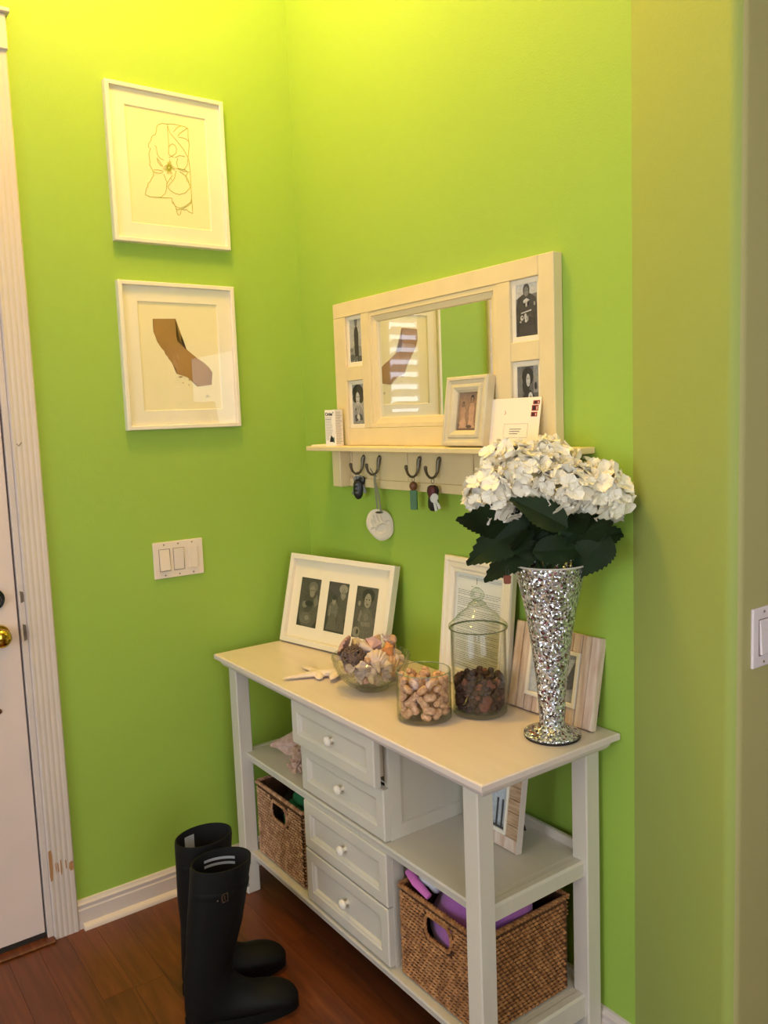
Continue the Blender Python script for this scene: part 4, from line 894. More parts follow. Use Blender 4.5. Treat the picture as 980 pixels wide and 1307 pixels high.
# on the middle shelf
t = thing('photo_frame', 'tan and white horizontal plank photo frame on the middle shelf behind the front leg', 'picture frame', (.985, -.162, ZS+.0032), (-.15, 0, 0))
FW, FH = .166, .215
B(.002, FW-.002, .006, .016, .002, FH-.002).build('backing', GAPM, t)
ox0, ox1, oz0, oz1 = .035, .123, .0372, .178
nz = 7; ph_ = FH/nz
for i in range(nz):
    z0, z1 = i*ph_+.0006, (i+1)*ph_-.0006; dy = q.uniform(-.0008, .0008)
    segs = [(0, FW)] if (z1 < oz0-.004 or z0 > oz1+.004) else [(0, ox0-.005), (ox1+.005, FW)]
    for a, b in segs: B(a, b, dy, .0125, z0, z1, bev=.0009).build('plank', PLK if i == 0 else PLH, t)
B(FW-.0002, FW+.0012, -.001, .0175, 0, FH, bev=.0003).build('side_edge', WHITE, t)
mb = MB(); rect_profile(mb, ox1-ox0+.010, oz1-oz0+.010, [(0, .010), (0, -.003), (.006, -.003), (.0085, -.001), (.0085, .010)], M=Matrix.Translation((ox0-.005, 0, oz0-.005))); mb.build('inner_frame', FRAMEW, t)
photo(t, ox0+.002, oz0+.002, ox1-ox0-.004, oz1-oz0-.004, .003, [(205, [(0, .1), (1, .1), (1, 1), (0, 1)]), (60, [(.1, .08), (.1, .92), (.16, .92), (.16, .08)]), (60, [(.60, .04), (.60, .52), (.68, .52), (.68, .04)]), (60, [(.80, .04), (.80, .52), (.88, .52), (.88, .04)]), (70, [(.1, .0), (1, 0), (1, .05), (.1, .05)]), (60, [(.44, .66), (.44, .92), (.5, .92), (.5, .66)])], 170, (.92, .96, 1.0)); pane(ox1-ox0, oz1-oz0, .000, t, ox0, oz0)
mb = MB(); mb.prism([(.08, .016, .18), (.08, .016, .16), (.08, .095, .016), (.08, .100, .016)], (.02, 0, 0)); mb.build('easel', DARKF, t)

# ---- glass vessels
def vessel(name, label, cat, loc, r, h, wall=.0025, base=.012, seg=48):
    t = thing(name, label, cat, loc)
    mb = MB(); mb.lathe([(r*.96, .0), (r, .004), (r, h-.002), (r-.001, h), (r-wall, h-.001), (r-wall, base)], seg); mb.build('glass_wall', GLASS, t, smooth=True)
    mb = MB(); mb.lathe([(0.0005, .0012), (r*.95, .0012), (r*.985, .004), (r*.985, base-.003), (r-wall-.0006, base-.0005), (.0005, base-.0005)], seg); mb.build('glass_base', THICKGLASS, t, smooth=True)
    rm = MB(); rm.tube([((r-wall/2)*math.cos(2*PI*k/seg), (r-wall/2)*math.sin(2*PI*k/seg), h) for k in range(seg+1)], wall*.42, 6, caps=False); rm.build('rim', mk('rim_glass', (138, 150, 128), .12, spec=.8), t, smooth=True)
    return t
NJ = (.958, -.268); LJ = (1.018, -.143)
vessel('glass_tumbler', 'open clear glass cylinder filled with peanuts', 'jar', (*NJ, TT), .0665, .117)
jar = vessel('lidded_jar', 'tall clear glass apothecary jar with a domed lid and ring knob', 'jar', (*LJ, TT), .0665, .208, base=.014)
mb = MB(); lp = [(.0655, .2085), (.0695, .2095), (.0715, .213), (.0700, .218), (.062, .226), (.055, .231), (.050, .239), (.046, .243), (.038, .249), (.033, .253), (.026, .257), (.0225, .264), (.0215, .268), (.015, .271), (.011, .273)]
mb.lathe(lp, 48); lid = mb.build('lid', GLASS, jar, smooth=True)
mb = MB(); mb.lathe([(.064, .2080), (.0708, .2088), (.0708, .2102), (.067, .2106)], 48); mb.build('lid_rim', mk('lid_rim_glass', (96, 104, 86), .12, spec=.8), lid, smooth=True)
mb = MB(); mb.lathe([(.0005, .280), (.008, .279), (.0125, .275), (.0195, .2695), (.020, .266), (.012, .262), (.0005, .262)], 24); mb.build('knob_foot', THICKGLASS, lid, smooth=True)
mb = MB(); rr = .0125
rows = []
for i in range(28):
    a = 2*PI*i/28; rows.append([((rr+.0052*math.cos(b))*math.cos(a), .0052*math.sin(b), .289+(rr+.0052*math.cos(b))*math.sin(a)) for b in [2*PI*j/10 for j in range(10)]])
mb.grid(rows, closeu=True, closev=True, M=Matrix.Rotation(R(35), 4, 'Z')); mb.build('ring_knob', glassy('ring_glass', (.86, .90, .84), (.28, .32, .26)), lid, smooth=True)

# peanuts
PNUT = mk('peanut_shell', (224, 186, 156), .8, var=.25, vscale=140, bump=.7, bscale=320, col2=(184, 138, 108))
def peanut(seed):
    q = random.Random(seed); mb = MB(); L = q.uniform(.0140, .0185); rows = []
    for i in range(11):
        f = i/10; s = -L+2*L*f
        r = .0092*math.sqrt(max(.0, 1-(2*f-1)**4))*(1-.14*math.exp(-((f-.5)/.13)**2))*(1+.05*q.uniform(-1, 1))
        if i in (0, 10): r = .0009
        rows.append([(s, r*math.cos(2*PI*k/9)+.0016*math.sin(f*PI), r*math.sin(2*PI*k/9)) for k in range(9)])
    mb.grid(rows, closeu=True, cap0=True, cap1=True); return mb.mesh('peanut', PNUT, True)
PM = [peanut(i) for i in range(5)]
def fill(meshes, name, label, cat, group, c, r, z0, z1, step, half, count, lean=.5, sc=(.9, 1.1), tops=0, thin=.0075):
    """drop pieces in rings, outer ring hugging the glass"""
    placed = 0; z = z0; lay = 0; q = random.Random(hash_(name))
    while z < z1 and placed < count:
        for rr, n in ((r, int(2*PI*r/(half*1.95))), (r*.55, max(3, int(2*PI*r*.55/(half*2)))), (0.004, 1)):
            if rr < r*.9 and z < z1-step*2.2 and lay % 2: continue      # the hidden heart is packed more loosely
            for k in range(n):
                if placed >= count: break
                a = 2*PI*(k+.5*(lay % 2))/n+q.uniform(-.12, .12)
                ro = rr-q.uniform(0, .003)
                o = bpy.data.objects.new(name, meshes[q.randrange(len(meshes))]); COL.objects.link(o)
                s = q.uniform(*sc); o.scale = (s, s, s)
                o.location = (c[0]+ro*math.cos(a), c[1]+ro*math.sin(a), z+q.uniform(-.003, .003))
                o.rotation_euler = Euler((q.uniform(0, 6), q.uniform(-lean, lean)*(1.6 if q.random() < .4 else 1), a+PI/2+q.uniform(-.25, .25)))
                tag(o, label, cat, group); placed += 1
        z += step; lay += 1
    return placed
def hash_(s): return sum(ord(ch)*(i+1) for i, ch in enumerate(s))
fill(PM, 'peanut', 'peanut in its pale shell inside the open glass cylinder', 'peanut', 'peanuts in the open glass cylinder', NJ, .0530, TT+.021, TT+.098, .0150, .0185, 150, lean=.85)
# dark dried pieces
DK = [mk('dark_dried_piece', (62, 38, 32), .75, var=.4, vscale=90, bump=.6, bscale=200), mk('reddish_dried_piece', (112, 66, 56), .75, var=.4, vscale=90, bump=.6, bscale=200)]
def chunk(seed, m):
    q = random.Random(seed); mb = MB(); ks = [q.uniform(.7, 1.25) for _ in range(9)]
    rows = []
    for i in range(6):
        th = PI*i/5; s_ = max(math.sin(th), .05); rows.append([(.0085*s_*math.cos(2*PI*j/8)*q.uniform(.8, 1.2), .0085*s_*math.sin(2*PI*j/8)*q.uniform(.8, 1.2), .0065*math.cos(th)*q.uniform(.9, 1.1)) for j in range(8)])
    mb.grid(rows, closeu=True, cap0=True, cap1=True); return mb.mesh('dried_piece', m, True)
CM = [chunk(i, DK[0]) for i in range(7)]+[chunk(20, DK[1])]
fill(CM, 'dried_piece', 'dark brown dried piece inside the lidded glass jar', 'potpourri', 'dark dried pieces in the lidded jar', LJ, .0550, TT+.0225, TT+.090, .0105, .0082, 290, lean=3, sc=(.85, 1.2))
for k, (a, z) in enumerate(((-.55, .030), (-.42, .045))):
    me = chunk(40+k, DK[1]); o = bpy.data.objects.new('dried_petal', me); COL.objects.link(o); o.scale = (1.7, .7, 1.9); o.location = (LJ[0]+.0590*math.cos(a), LJ[1]+.0590*math.sin(a), TT+z); o.rotation_euler = (0, .5, a+PI/2)
    tag(o, ('reddish brown flat petal low against the front of the lidded jar', 'reddish brown flat petal above another on the front of the lidded jar')[k], 'potpourri')

# ---- cut glass bowl
BX, BY = .697, -.240
t = thing('glass_bowl', 'cut glass bowl heaped with seashells', 'bowl', (BX, BY, TT))
def cut(r, z, a): return r*(1+.022*abs(math.sin(12*(a+z*9)))) if .012 < z < .093 else r
mb = MB(); mb.lathe([(.040, .0), (.044, .004), (.052, .010), (.066, .020), (.080, .034), (.091, .050), (.098, .066), (.102, .082), (.1045, .092), (.1035, .0945), (.1005, .0925), (.0985, .082), (.094, .066), (.087, .051), (.076, .036), (.062, .023), (.045, .014)], 96, fn=cut)
mb.build('bowl_wall', glassy('cut_glass', (.97, .975, .95), (.55, .58, .48), 1.55, 1.5), t, smooth=False)
mb = MB(); mb.lathe([(.0005, .001), (.039, .001), (.044, .006), (.046, .012), (.0005, .013)], 48); mb.build('bowl_foot', THICKGLASS, t, smooth=True)
SHELLC = {'pink': mk('pink_shell', (212, 168, 158), .5, var=.25, vscale=40, bump=.3, bscale=120), 'white': mk('white_shell', (212, 190, 180), .55, var=.15, vscale=40, bump=.3, bscale=120),
          'tan': mk('tan_shell', (206, 164, 132), .5, var=.35, vscale=50, bump=.3, bscale=120), 'orange': mk('orange_shell', (222, 146, 86), .45, var=.2, vscale=30), 'cream': mk('cream_shell', (214, 192, 164), .55, var=.2, vscale=40),
          'grey': mk('grey_lavender_shell', (178, 164, 166), .55, var=.3, vscale=50), 'brown': mk('brown_twig_ball', (122, 98, 90), .7, var=.5, vscale=120)}
def snail(col, r=.018, turns=3.0, spikes=0, seed=1, tall=1.3, grow=.62):
    """coiled spiral shell with an opening; long axis +z"""
    q = random.Random(seed); mb = MB(); n = int(turns*18); rows = []
    for i in range(n+1):
        f = i/n; a = turns*2*PI*f; s = math.exp(-(1-f)*turns*grow)
        tr = r*.62*s; cr_ = r*.52*s; z = r*tall*2*(1-s)
        if spikes and i % 5 == 0: kk = 1.35
        else: kk = 1
        c = Vector((cr_*math.cos(a), cr_*math.sin(a), z)); e1 = Vector((math.cos(a), math.sin(a), 0)); e2 = Vector((0, 0, 1))
        rows.append([tuple(c+e1*tr*math.cos(2*PI*j/12)*(kk if j in (0, 1, 11) else 1)+e2*tr*1.25*math.sin(2*PI*j/12)) for j in range(12)])
    mb.grid(rows, closeu=True, cap0=True)
    # flared lip
    last = rows[-1]; c = sum((Vector(p) for p in last), Vector())/12
    mb.grid([last, [tuple(c+(Vector(p)-c)*1.2+Vector((-math.sin(turns*2*PI), math.cos(turns*2*PI), 0))*r*.12) for p in last], [tuple(c+(Vector(p)-c)*.7) for p in last]], closeu=True)
    return mb
def scallop(r=.026, ribs=11, deep=.4):
    mb = MB(); rows = []
    for i in range(8):
        f = i/7; rows.append([(r*f*math.sin(a)*(1+.02*math.cos(a*ribs*2)), -r*.5+r*1.5*f*math.cos(a*.9)*(1+.03*math.cos(a*ribs*2)), r*deep*(1-(2*f-1)**2*.9)*math.cos(a*.6)+r*.03*math.cos(a*ribs*2)*f) for a in [R(-78)+R(156)*k/44 for k in range(45)]])
    mb.grid(rows); mb.grid([[(x, y, z-r*.06) for x, y, z in rw] for rw in reversed(rows)])
    mb.box(-r*.28, r*.28, -r*.62, -r*.42, 0, r*.10); return mb
def conch(L=.05, spikes=True, seed=1):
    """conch along x: coiled spire at -x, swollen shoulder with knobs, canal at +x, flared lip"""
    mb = MB(); rows = []; n = 44; m = 30
    for i in range(n+1):
        f = i/n; x = -L+2*L*f
        if f < .34: r = L*(.03+.47*(f/.34)**1.25); r *= 1+.13*abs(math.sin(f/.34*PI*3.5))-.06
        else: g = (f-.34)/.66; r = L*(.50*(1-g)**.9*(1-.25*g)+.085)
        ring = []
        for k in range(m):
            a = 2*PI*k/m; rr = r; ph = (a-f*7) % (2*PI)
            if spikes: rr += L*.20*max(0, math.cos(6*a+f*9))**4*math.exp(-((f-.33)/.055)**2)+L*.09*max(0, math.cos(7*a+1))**4*math.exp(-((f-.20)/.04)**2)
            if f > .34:
                g = (f-.34)/.66; lip = math.exp(-((a-4.0)/.42)**2); rr *= 1+.75*lip*math.sin(PI*min(1, g*1.15+.08))
                slot = math.exp(-((a-4.75)/.30)**2); rr *= 1-.62*slot*math.sin(PI*min(1, g*.9+.12))
            rr *= 1+.012*math.sin(a*9+f*40+seed)
            ring.append((x, rr*math.cos(a), rr*math.sin(a)))
        rows.append(ring)
    mb.grid(rows, closeu=True, cap0=True, cap1=True); return mb
def place(mb, name, label, loc, rot, mat, group=None, sc=1):
    o = mb.build(name, mat, None, smooth=True, loc=loc, rot=rot); o.scale = (sc,)*3; tag(o, label, 'seashell', group); return o
BZ = TT+.09
def bw(dx, dy, dz): return (BX+dx, BY+dy, TT+dz)
# image-right is (+.58,+.81); towards the camera is (+.81,-.58)
def iv(s, d, z): return (BX+.58*s+.81*d, BY+.81*s-.58*d, TT+z)
# rattan ball (many crossing hoops)
mb = MB(); q = random.Random(6)
for i in range(26):
    ax = Vector((q.uniform(-1, 1), q.uniform(-1, 1), q.uniform(-1, 1))).normalized(); u = ax.orthogonal().normalized(); v = ax.cross(u); off = ax*q.uniform(-.012, .012); rr = math.sqrt(.0300**2-off.length**2)
    mb.tube([off+(u*math.cos(2*PI*k/20)+v*math.sin(2*PI*k/20))*rr*q.uniform(.97, 1.03) for k in range(21)], q.uniform(.0010, .0018), 5, caps=False)
o = mb.build('twig_ball', SHELLC['brown'], None, smooth=True, loc=iv(-.045, .040, .098)); tag(o, 'dark woven twig ball at the left front of the shell bowl', 'decoration')
place(scallop(.042, 12, .34), 'scallop_shell', 'large pink scallop shell standing at the left rim of the shell bowl', iv(-.072, -.005, .105), (R(68), R(-14), R(-45)), SHELLC['pink'])
place(conch(.040, True, 4), 'conch_shell', 'knobbly pink conch on top of the heap in the shell bowl', iv(.012, -.005, .124), (1.2, -.25, 2.2), SHELLC['pink'])
place(conch(.024, False, 5), 'orange_shell', 'smooth orange shell at the right of the shell heap', iv(.050, .030, .112), (0, R(72), R(20)), SHELLC['orange'], sc=1.05)
place(snail(0, .019, 2.8, 0, 3, .5), 'snail_shell', 'round tan snail shell behind the orange shell', iv(.060, -.012, .126), (R(70), 0, R(40)), SHELLC['tan'])
place(scallop(.036, 9, .55), 'clam_shell', 'cream curved clam shell in the middle front of the shell bowl', iv(.016, .052, .085), (R(62), R(24), R(54)), SHELLC['white'])
place(conch(.028, True, 8), 'conch_shell', 'white small spiky conch lying across the top middle of the shell bowl', iv(-.014, .018, .118), (.8, .2, .3), SHELLC['white'])
place(snail(0, .012, 3, 0, 3, 1.1), 'acorn_shell', 'small brown snail shell beside the twig ball', iv(-.008, .056, .097), (R(100), 0, R(60)), SHELLC['tan'])
# barnacle cluster: ring of white spines
mb = MB()
for k in range(26):
    a = q.uniform(0, 2*PI); e = q.uniform(.1, 1.3); d = Vector((math.cos(a)*math.cos(e), math.sin(a)*math.cos(e), math.sin(e)))
    mb.tube([d*.004, d*.020], [.0020, .0006], 5)
mb.ellip((0, 0, 0), (.009, .009, .006), 10, 8)
place(mb, 'urchin_spines', 'white spiny cluster at the top right of the shell bowl', iv(.042, -.002, .132), (0, .3, 0), SHELLC['white'])
place(scallop(.038, 10, .5), 'scallop_shell', 'broad orange-tan scallop at the right side of the shell bowl', iv(.050, .042, .066), (R(74), R(-10), R(62)), SHELLC['tan'])
place(conch(.026, True, 11), 'conch_shell', 'cream conch at the back left of the shell bowl', iv(-.035, -.030, .118), (.2, .1, 2.2), SHELLC['cream'])
gl = 'pale seashell in the lower layers of the glass bowl'
kinds = [(snail(0, .015, 3, 0, 2, .9), 'white'), (scallop(.026, 9, .5), 'grey'), (conch(.024, False, 3), 'white'), (snail(0, .014, 2.6, 1, 5, .6), 'pink'), (scallop(.024, 8, .6), 'cream')]
ks_ = [k.mesh('small_seashell', SHELLC[c], True) for k, c in kinds]
q = random.Random(14)
for rr, n, z in ((.030, 5, .032), (.052, 9, .046), (.064, 12, .064), (.074, 13, .082), (.035, 6, .075), (.055, 8, .096)):
    for k in range(n):
        a = 2*PI*(k+q.random()*.3)/n
        o = bpy.data.objects.new('small_seashell', ks_[q.randrange(5)]); COL.objects.link(o)
        o.location = (BX+rr*math.cos(a), BY+rr*math.sin(a), TT+z+q.uniform(-.003, .003)); o.rotation_euler = (q.uniform(0, 6), q.uniform(0, 6), q.uniform(0, 6)); s = q.uniform(.8, 1.05); o.scale = (s, s, s)
        tag(o, gl, 'seashell', 'small shells filling the glass bowl')

# ---- white finger starfish
STAR = mk('white_starfish', (232, 214, 200), .8, var=.12, vscale=50, bump=.8, bscale=260)
def starfish(label, loc, arms, rot=(0, 0, 0)):
    mb = MB(); mb.ellip((0, 0, .0075), (.021, .021, .0088), 16, 8)
    for a, L, bend, lift in arms:
        pts = []
        for k in range(8):
            f = k/7; aa = a+bend*f; pts.append((L*f*math.cos(aa), L*f*math.sin(aa), .0088+lift*f-.003*f))
        mb.tube(pts, [.0175, .0172, .0158, .0142, .0126, .0108, .0084, .0028], 10, flat=.5)
    o = mb.build('starfish', STAR, None, smooth=True, loc=loc, rot=rot); tag(o, label, 'starfish'); return o
starfish('white long-armed starfish nearest the front edge of the tabletop', (.512, -.290, TT+.001), ((R(-118), .105, R(8), 0), (R(168), .100, R(12), .0), (R(-42), .045, R(10), 0), (R(38), .10, R(6), .004), (R(95), .075, R(-8), 0)))
starfish('white long-armed starfish reaching under the glass bowl behind its twin', (.556, -.262, TT+.0085), ((R(205), .085, R(5), -.003), (R(140), .07, R(-10), 0), (R(60), .09, R(10), 0), (R(-50), .05, R(0), -.002)))

# ---- shells on the middle shelf
cs = conch(.062, True, 21)
SHELLC['shelf'] = mk('pinkish_cream_shell', (222, 196, 182), .6, var=.3, vscale=45, bump=.5, bscale=90, col2=(182, 146, 132))
place(cs, 'conch_shell', 'pale pink conch with a curled lip at the front left of the middle shelf', (.262, -.258, ZS+.0335), (R(60), R(4), R(-121)), SHELLC['shelf'], sc=1.05)
mb = conch(.055, True, 22)
for k in range(46):
    a = q.uniform(0, 2*PI); x = q.uniform(-.035, .04); r_ = .026*(1-abs(x)/.07); d = Vector((q.uniform(-.3, .3), math.cos(a), math.sin(a))).normalized()
    p = Vector((x, r_*.8*math.cos(a), r_*.8*math.sin(a))); mb.tube([p, p+d*.010, p+d*.018], [.0052, .0044, .0022], 6)
place(mb, 'murex_shell', 'knobbly pinkish murex shell against the drawers on the middle shelf', (.412, -.312, ZS+.047), (R(40), R(62), R(-140)), SHELLC['shelf'])
mb = MB(); rumple(mb, (0, 0, 0), (.040, .032, .040), 44, 22, 16, amp=.35, freq=7)
place(mb, 'coral_piece', 'grey lumpy piece of coral at the back of the middle shelf', (.262, -.180, ZS+.036), (0, 0, 0), SHELLC['grey'])

# ================================================================== VASE OF HYDRANGEAS
VX, VY = 1.240, -.128
def mosaic():
    m = bpy.data.materials.new('silver_mosaic'); m.use_nodes = True; nt = m.node_tree; b = nt.nodes['Principled BSDF']; N = nt.nodes.new; K = nt.links.new
    tc = N('ShaderNodeTexCoord'); v = N('ShaderNodeTexVoronoi'); v.inputs['Scale'].default_value = 240; K(tc.outputs['Object'], v.inputs['Vector'])
    ve = N('ShaderNodeTexVoronoi'); ve.feature = 'DISTANCE_TO_EDGE'; ve.inputs['Scale'].default_value = 240; K(tc.outputs['Object'], ve.inputs['Vector'])
    rp = N('ShaderNodeValToRGB'); rp.color_ramp.interpolation = 'CONSTANT'; e = rp.color_ramp.elements
    e[0].position = 0; e[0].color = (*lin((96, 84, 80)), 1); e[1].position = .10; e[1].color = (*lin((186, 188, 192)), 1)
    for p, c in ((.35, (216, 220, 226)), (.6, (150, 150, 156)), (.75, (240, 242, 246)), (.93, (120, 60, 66))):
        x = e.new(p); x.color = (*lin(c), 1)
    sp = N('ShaderNodeSeparateColor'); K(v.outputs['Color'], sp.inputs[0]); K(sp.outputs[0], rp.inputs[0])
    K(rp.outputs[0], b.inputs['Base Color']); b.inputs['Metallic'].default_value = .75; b.inputs['Roughness'].default_value = .2
    g = N('ShaderNodeNewGeometry'); sub = N('ShaderNodeVectorMath'); sub.operation = 'SUBTRACT'; sub.inputs[1].default_value = (.5, .5, .5); K(v.outputs['Color'], sub.inputs[0])
    scl = N('ShaderNodeVectorMath'); scl.operation = 'SCALE'; scl.inputs['Scale'].default_value = .95; K(sub.outputs[0], scl.inputs[0])
    ad = N('ShaderNodeVectorMath'); ad.operation = 'ADD'; K(g.outputs['Normal'], ad.inputs[0]); K(scl.outputs[0], ad.inputs[1])
    nm = N('ShaderNodeVectorMath'); nm.operation = 'NORMALIZE'; K(ad.outputs[0], nm.inputs[0])
    bp = N('ShaderNodeBump'); bp.inputs['Distance'].default_value = .001; bp.inputs['Strength'].default_value = .6; K(ve.outputs['Distance'], bp.inputs['Height']); K(nm.outputs[0], bp.inputs['Normal']); K(bp.outputs[0], b.inputs['Normal'])
    return m
MOS = mosaic()
t = thing('trumpet_vase', 'tall silver glitter mosaic trumpet vase holding hydrangeas', 'vase', (VX, VY, TT))
mb = MB(); mb.lathe([(.0285, .028), (.028, .040), (.030, .08), (.034, .13), (.040, .18), (.0465, .23), (.0545, .28), (.0625, .32), (.072, .36), (.080, .388), (.0805, .390), (.0775, .388), (.070, .358), (.050, .26), (.03, .10)], 56); mb.build('vase_body', MOS, t, smooth=True)
mb = MB(); mb.lathe([(.0805, .3885), (.082, .390), (.080, .3925), (.077, .390)], 56); mb.build('rim', mk('vase_rim_white', (206, 202, 196), .4), t, smooth=True)
mb = MB(); mb.lathe([(.0005, .004), (.0600, .004), (.0635, .007), (.0625, .010), (.048, .016), (.035, .022), (.0285, .029)], 56); mb.build('vase_foot', MOS, t, smooth=True)
mb = MB(); mb.lathe([(.0005, .0), (.0610, .0), (.0630, .0035), (.0600, .0045), (.0005, .0045)], 56); mb.build('foot_ring', mk('dark_foot_ring', (44, 38, 36), .5), t, smooth=True)

# petals: one floret = four ruffled pointed petals
def floret(seed):
    q = random.Random(seed); mb = MB()
    for p in range(4):
        a = PI/2*p+q.uniform(-.25, .25); L = q.uniform(.020, .027); Wd = L*q.uniform(.50, .64); cup = q.uniform(.05, .75); tw = q.uniform(-.35, .35); ph = q.uniform(0, 6)
        rows = []
        for i in range(7):
            f = i/6; wd = Wd*(math.sin(PI*min(1, f*.78+.08))**.9)*(1 if f < .62 else (1-((f-.62)/.38)**1.6)*.98+.02)
            row = []
            for j in range(7):
                s = -1+j/3
                x = L*f*(1-.04*abs(s)); y = wd*s
                z = cup*L*f*(1-f*.6)+.0032*s*s*(1-f*.5)+.0030*math.sin(s*3.6+ph)*f+.0016*math.sin(s*8+ph)*f*f+tw*y*f
                row.append((x*math.cos(a)-y*math.sin(a), x*math.sin(a)+y*math.cos(a), z))
            rows.append(row)
        mb.grid(rows)
    mb.ellip((0, 0, .0015), (.0018, .0018, .0014), 6, 4)
    return mb.mesh('floret', PETAL, True)
FL = [floret(i) for i in range(7)]
def leafmesh(L, W, bend=.3, fold=.18, seed=0, nteeth=13):
    """serrated leaf along +x from 0 to L; its surface bends downwards"""
    q = random.Random(seed); mb = MB(); n = nteeth*2; rows = []
    for i in range(n+1):
        f = i/n; wd = W*math.sin(PI*min(1, f**.72))**.85*(1-.12*f); wd = max(wd, .0006)
        tooth = 1.0 if i % 2 else .90
        th = -bend*f*f*L; row = []
        for s in (-1, -.55, -.1, 0, .1, .55, 1):
            x = L*f+(.0035 if (abs(s) == 1 and i % 2) else 0); y = wd*s*(tooth if abs(s) == 1 else 1)
            z = th+fold*abs(y)+.0018*math.sin(f*14+s*2+seed)*abs(s)-(.0008 if s == 0 else 0)
            row.append((x, y, z))
        rows.append(row)
    mb.grid(rows); return mb.mesh('leaf', LEAF, True)
LM = [leafmesh(.115, .036, .55, .16, 1), leafmesh(.095, .032, .25, .25, 2), leafmesh(.130, .040, .8, .12, 3)]
CR = Vector((.584, .812, 0)); CD = Vector((.812, -.584, 0))       # along the picture / towards the viewer, from the vase axis
def P3(s, z, d): return Vector((VX, VY, 0))+CR*s+CD*d+Vector((0, 0, z))
heads = [ # s, z, d, rx, rz, label
    (-.118, 1.322, .020, .070, .066, 'white hydrangea stem at the far left of the vase, hanging lowest'),
    (-.052, 1.360, .055, .070, .060, 'white hydrangea stem second from left, in front of the shelf edge'),
    (-.080, 1.385, -.020, .062, .050, 'creamy hydrangea stem at the upper left of the bouquet'),
    (.018, 1.335, .070, .072, .066, 'white hydrangea stem at the front centre of the bouquet'),
    (-.005, 1.385, .000, .066, .052, 'cream hydrangea stem at the top centre of the bouquet'),
    (.090, 1.318, .045, .072, .070, 'white hydrangea stem right of centre, facing the room'),
    (.118, 1.322, -.030, .056, .062, 'white hydrangea stem at the far right against the slanted wall'),
]
q = random.Random(99)
for hi, (s, z, d, rx, rz, lb) in enumerate(heads):
    t = thing('hydrangea_stem', lb, 'flower', (VX, VY, TT+.30))
    base = Vector((VX, VY, TT+.30)); c = P3(s, z, d)-base
    start = Vector((.012*math.cos(hi), .012*math.sin(hi), -.12)); m1 = Vector((c.x*.25, c.y*.25, .10)); m2 = Vector((c.x*.7, c.y*.7, c.z*.65))
    mb = MB(); mb.tube([start, Vector((m1.x*.5, m1.y*.5, .02)), m1, m2, c], [.0035, .0035, .0032, .003, .0026], 7); mb.build('stem', STEM, t, smooth=True)
    mb = MB(); mb.ellip(tuple(c), (rx*.62, rx*.62, rz*.58), 12, 8); mb.build('flower_core', mk('green_cream_core', (178, 172, 128), .9), t, smooth=True)
    n = 58 if rx > .06 else 46; ga = PI*(3-math.sqrt(5))
    for k in range(n):
        zz = 1-(k+.5)/n*1.72; rr_ = math.sqrt(max(0, 1-zz*zz)); a = ga*k+hi
        dv = Vector((rr_*math.cos(a), rr_*math.sin(a), zz)); dv = (dv+Vector((q.uniform(-.09, .09), q.uniform(-.09, .09), q.uniform(-.09, .09)))).normalized()
        f = q.uniform(.70, .93)
        p = c+Vector((dv.x*rx*f, dv.y*rx*f, dv.z*rz*f))
        wp = base+p
        if wp.y > -.024-max(0, wp.x-1.362)*.31 : p.y = -.024-max(0, wp.x-1.362)*.31-base.y
        nrm = (dv+Vector((q.uniform(-.6, .6), q.uniform(-.6, .6), q.uniform(-.6, .6)))).normalized()
        o = bpy.data.objects.new('floret', FL[q.randrange(7)]); COL.objects.link(o); o.parent = t; o.location = p
        qt = nrm.to_track_quat('Z', 'Y'); o.rotation_mode = 'XYZ'; e_ = (qt.to_matrix() @ Matrix.Rotation(q.uniform(0, 6), 3, 'Z')).to_euler(); o.rotation_euler = e_
        sc_ = q.uniform(.85, 1.15); o.scale = (sc_, sc_, sc_)
    STEMS = globals().setdefault('STEMS', []); STEMS.append((t, base))
def leaf(hi, me, p0, p1, roll=0, sc=1):
    """leaf of stem hi from point p0 to tip p1 (world)"""
    t, base = STEMS[hi]; v = p1-p0; o = bpy.data.objects.new('leaf', me); COL.objects.link(o); o.parent = t; o.location = p0-base
    L0 = {0: .115, 1: .095, 2: .130}[LM.index(me)]; x = v.normalized(); zv = Vector((0, 0, 1)); y = zv.cross(x)
    y = y.normalized() if y.length > .05 else CD.copy(); zz = x.cross(y)
    m = Matrix((x, y, zz)).transposed() @ Matrix.Rotation(roll, 3, 'X'); o.rotation_euler = m.to_euler(); k = v.length/L0*sc; o.scale = (v.length/L0, k, k)
leaf(0, LM[2], P3(-.060, 1.245, .030), P3(-.200, 1.318, .03), R(75), 1.0)
leaf(0, LM[0], P3(-.040, 1.265, .055), P3(-.196, 1.206, .05), R(-62), 1.0)
leaf(1, LM[2], P3(-.01, 1.240, .05), P3(-.166, 1.168, .04), R(-62), .85)
leaf(1, LM[1], P3(.012, 1.262, .13), P3(-.094, 1.332, .125), R(-65), .85)
leaf(3, LM[0], P3(.110, 1.238, .07), P3(.036, 1.176, .10), R(-50), 1.5)
leaf(3, LM[0], P3(-.050, 1.205, .07), P3(.070, 1.220, .09), R(72), .9)
leaf(5, LM[1], P3(.03, 1.215, .04), P3(.170, 1.240, .02), R(66), .75)
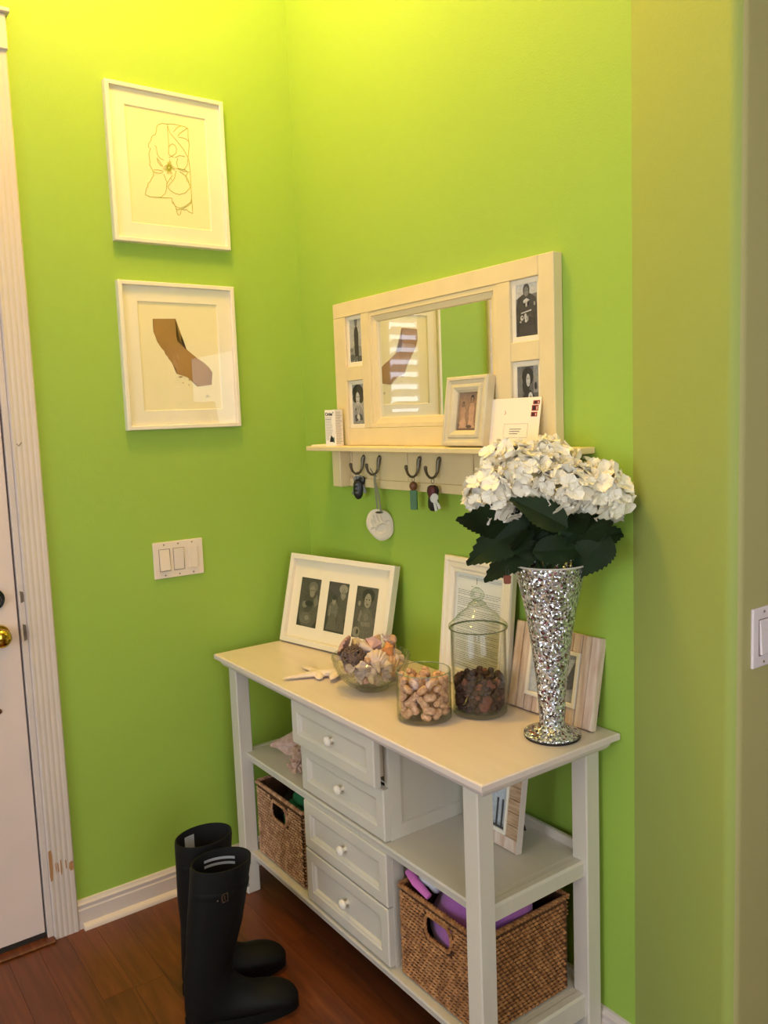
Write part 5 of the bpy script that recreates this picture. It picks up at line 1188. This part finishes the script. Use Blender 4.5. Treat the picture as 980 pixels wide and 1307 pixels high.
leaf(6, LM[0], P3(.04, 1.235, .01), P3(.185, 1.225, -.02), R(72), .75)
leaf(4, LM[2], P3(-.02, 1.210, .03), P3(-.120, 1.262, .06), R(70), 1.0)
leaf(2, LM[0], P3(.0, 1.245, .03), P3(-.120, 1.250, .03), R(-78), 1.3)
leaf(4, LM[0], P3(.0, 1.205, .03), P3(.03, 1.315, .06), R(85), 1.3)
leaf(5, LM[0], P3(.02, 1.21, .05), P3(.105, 1.280, .06), R(-82), 1.2)
leaf(2, LM[1], P3(.01, 1.21, .02), P3(-.060, 1.300, .06), R(80), 1.3)
leaf(6, LM[2], P3(.0, 1.21, .03), P3(.070, 1.30, .05), R(-82), 1.1)
leaf(6, LM[1], P3(.06, 1.245, .02), P3(.150, 1.270, .01), R(80), 1.2)
leaf(4, LM[1], P3(-.01, 1.200, .05), P3(-.100, 1.215, .06), R(-80), .8)
# bare twig tip beyond the leaves on the right
t, base = STEMS[6]; mb = MB(); mb.tube([P3(.165, 1.228, .0)-base, P3(.182, 1.208, .0)-base, P3(.204, 1.182, .01)-base], [.0016, .0012, .0006], 5); mb.build('twig', LEAF, t)
# little brown charm hanging under the left leaves
t = thing('hanging_charm', 'small reddish brown notched charm hanging on dark cords under the left leaves', 'charm', tuple(P3(-.101, 1.156, .055)), (0, 0, R(54)))
mb = MB(); mb.prism([(-.0075, 0, -.002), (-.0085, 0, -.005), (-.0070, 0, -.009), (-.0075, 0, -.017), (-.005, 0, -.0195), (.005, 0, -.0195), (.0075, 0, -.017), (.0070, 0, -.009), (.0085, 0, -.005), (.0075, 0, -.002), (.003, 0, -.001), (0, 0, -.002), (-.003, 0, -.001)], (0, .004, 0)); mb.build('charm', mk('red_brown_charm', (124, 56, 26), .5), t)
mb = MB(); mb.tube([(-.002, .002, -.002), (-.003, .002, .012)], .0009, 5); mb.tube([(.003, .002, -.002), (.003, .002, .012)], .0009, 5); mb.tube([(-.003, .002, .012), (.003, .006, .020)], .0009, 5); mb.build('cord', PLB, t)
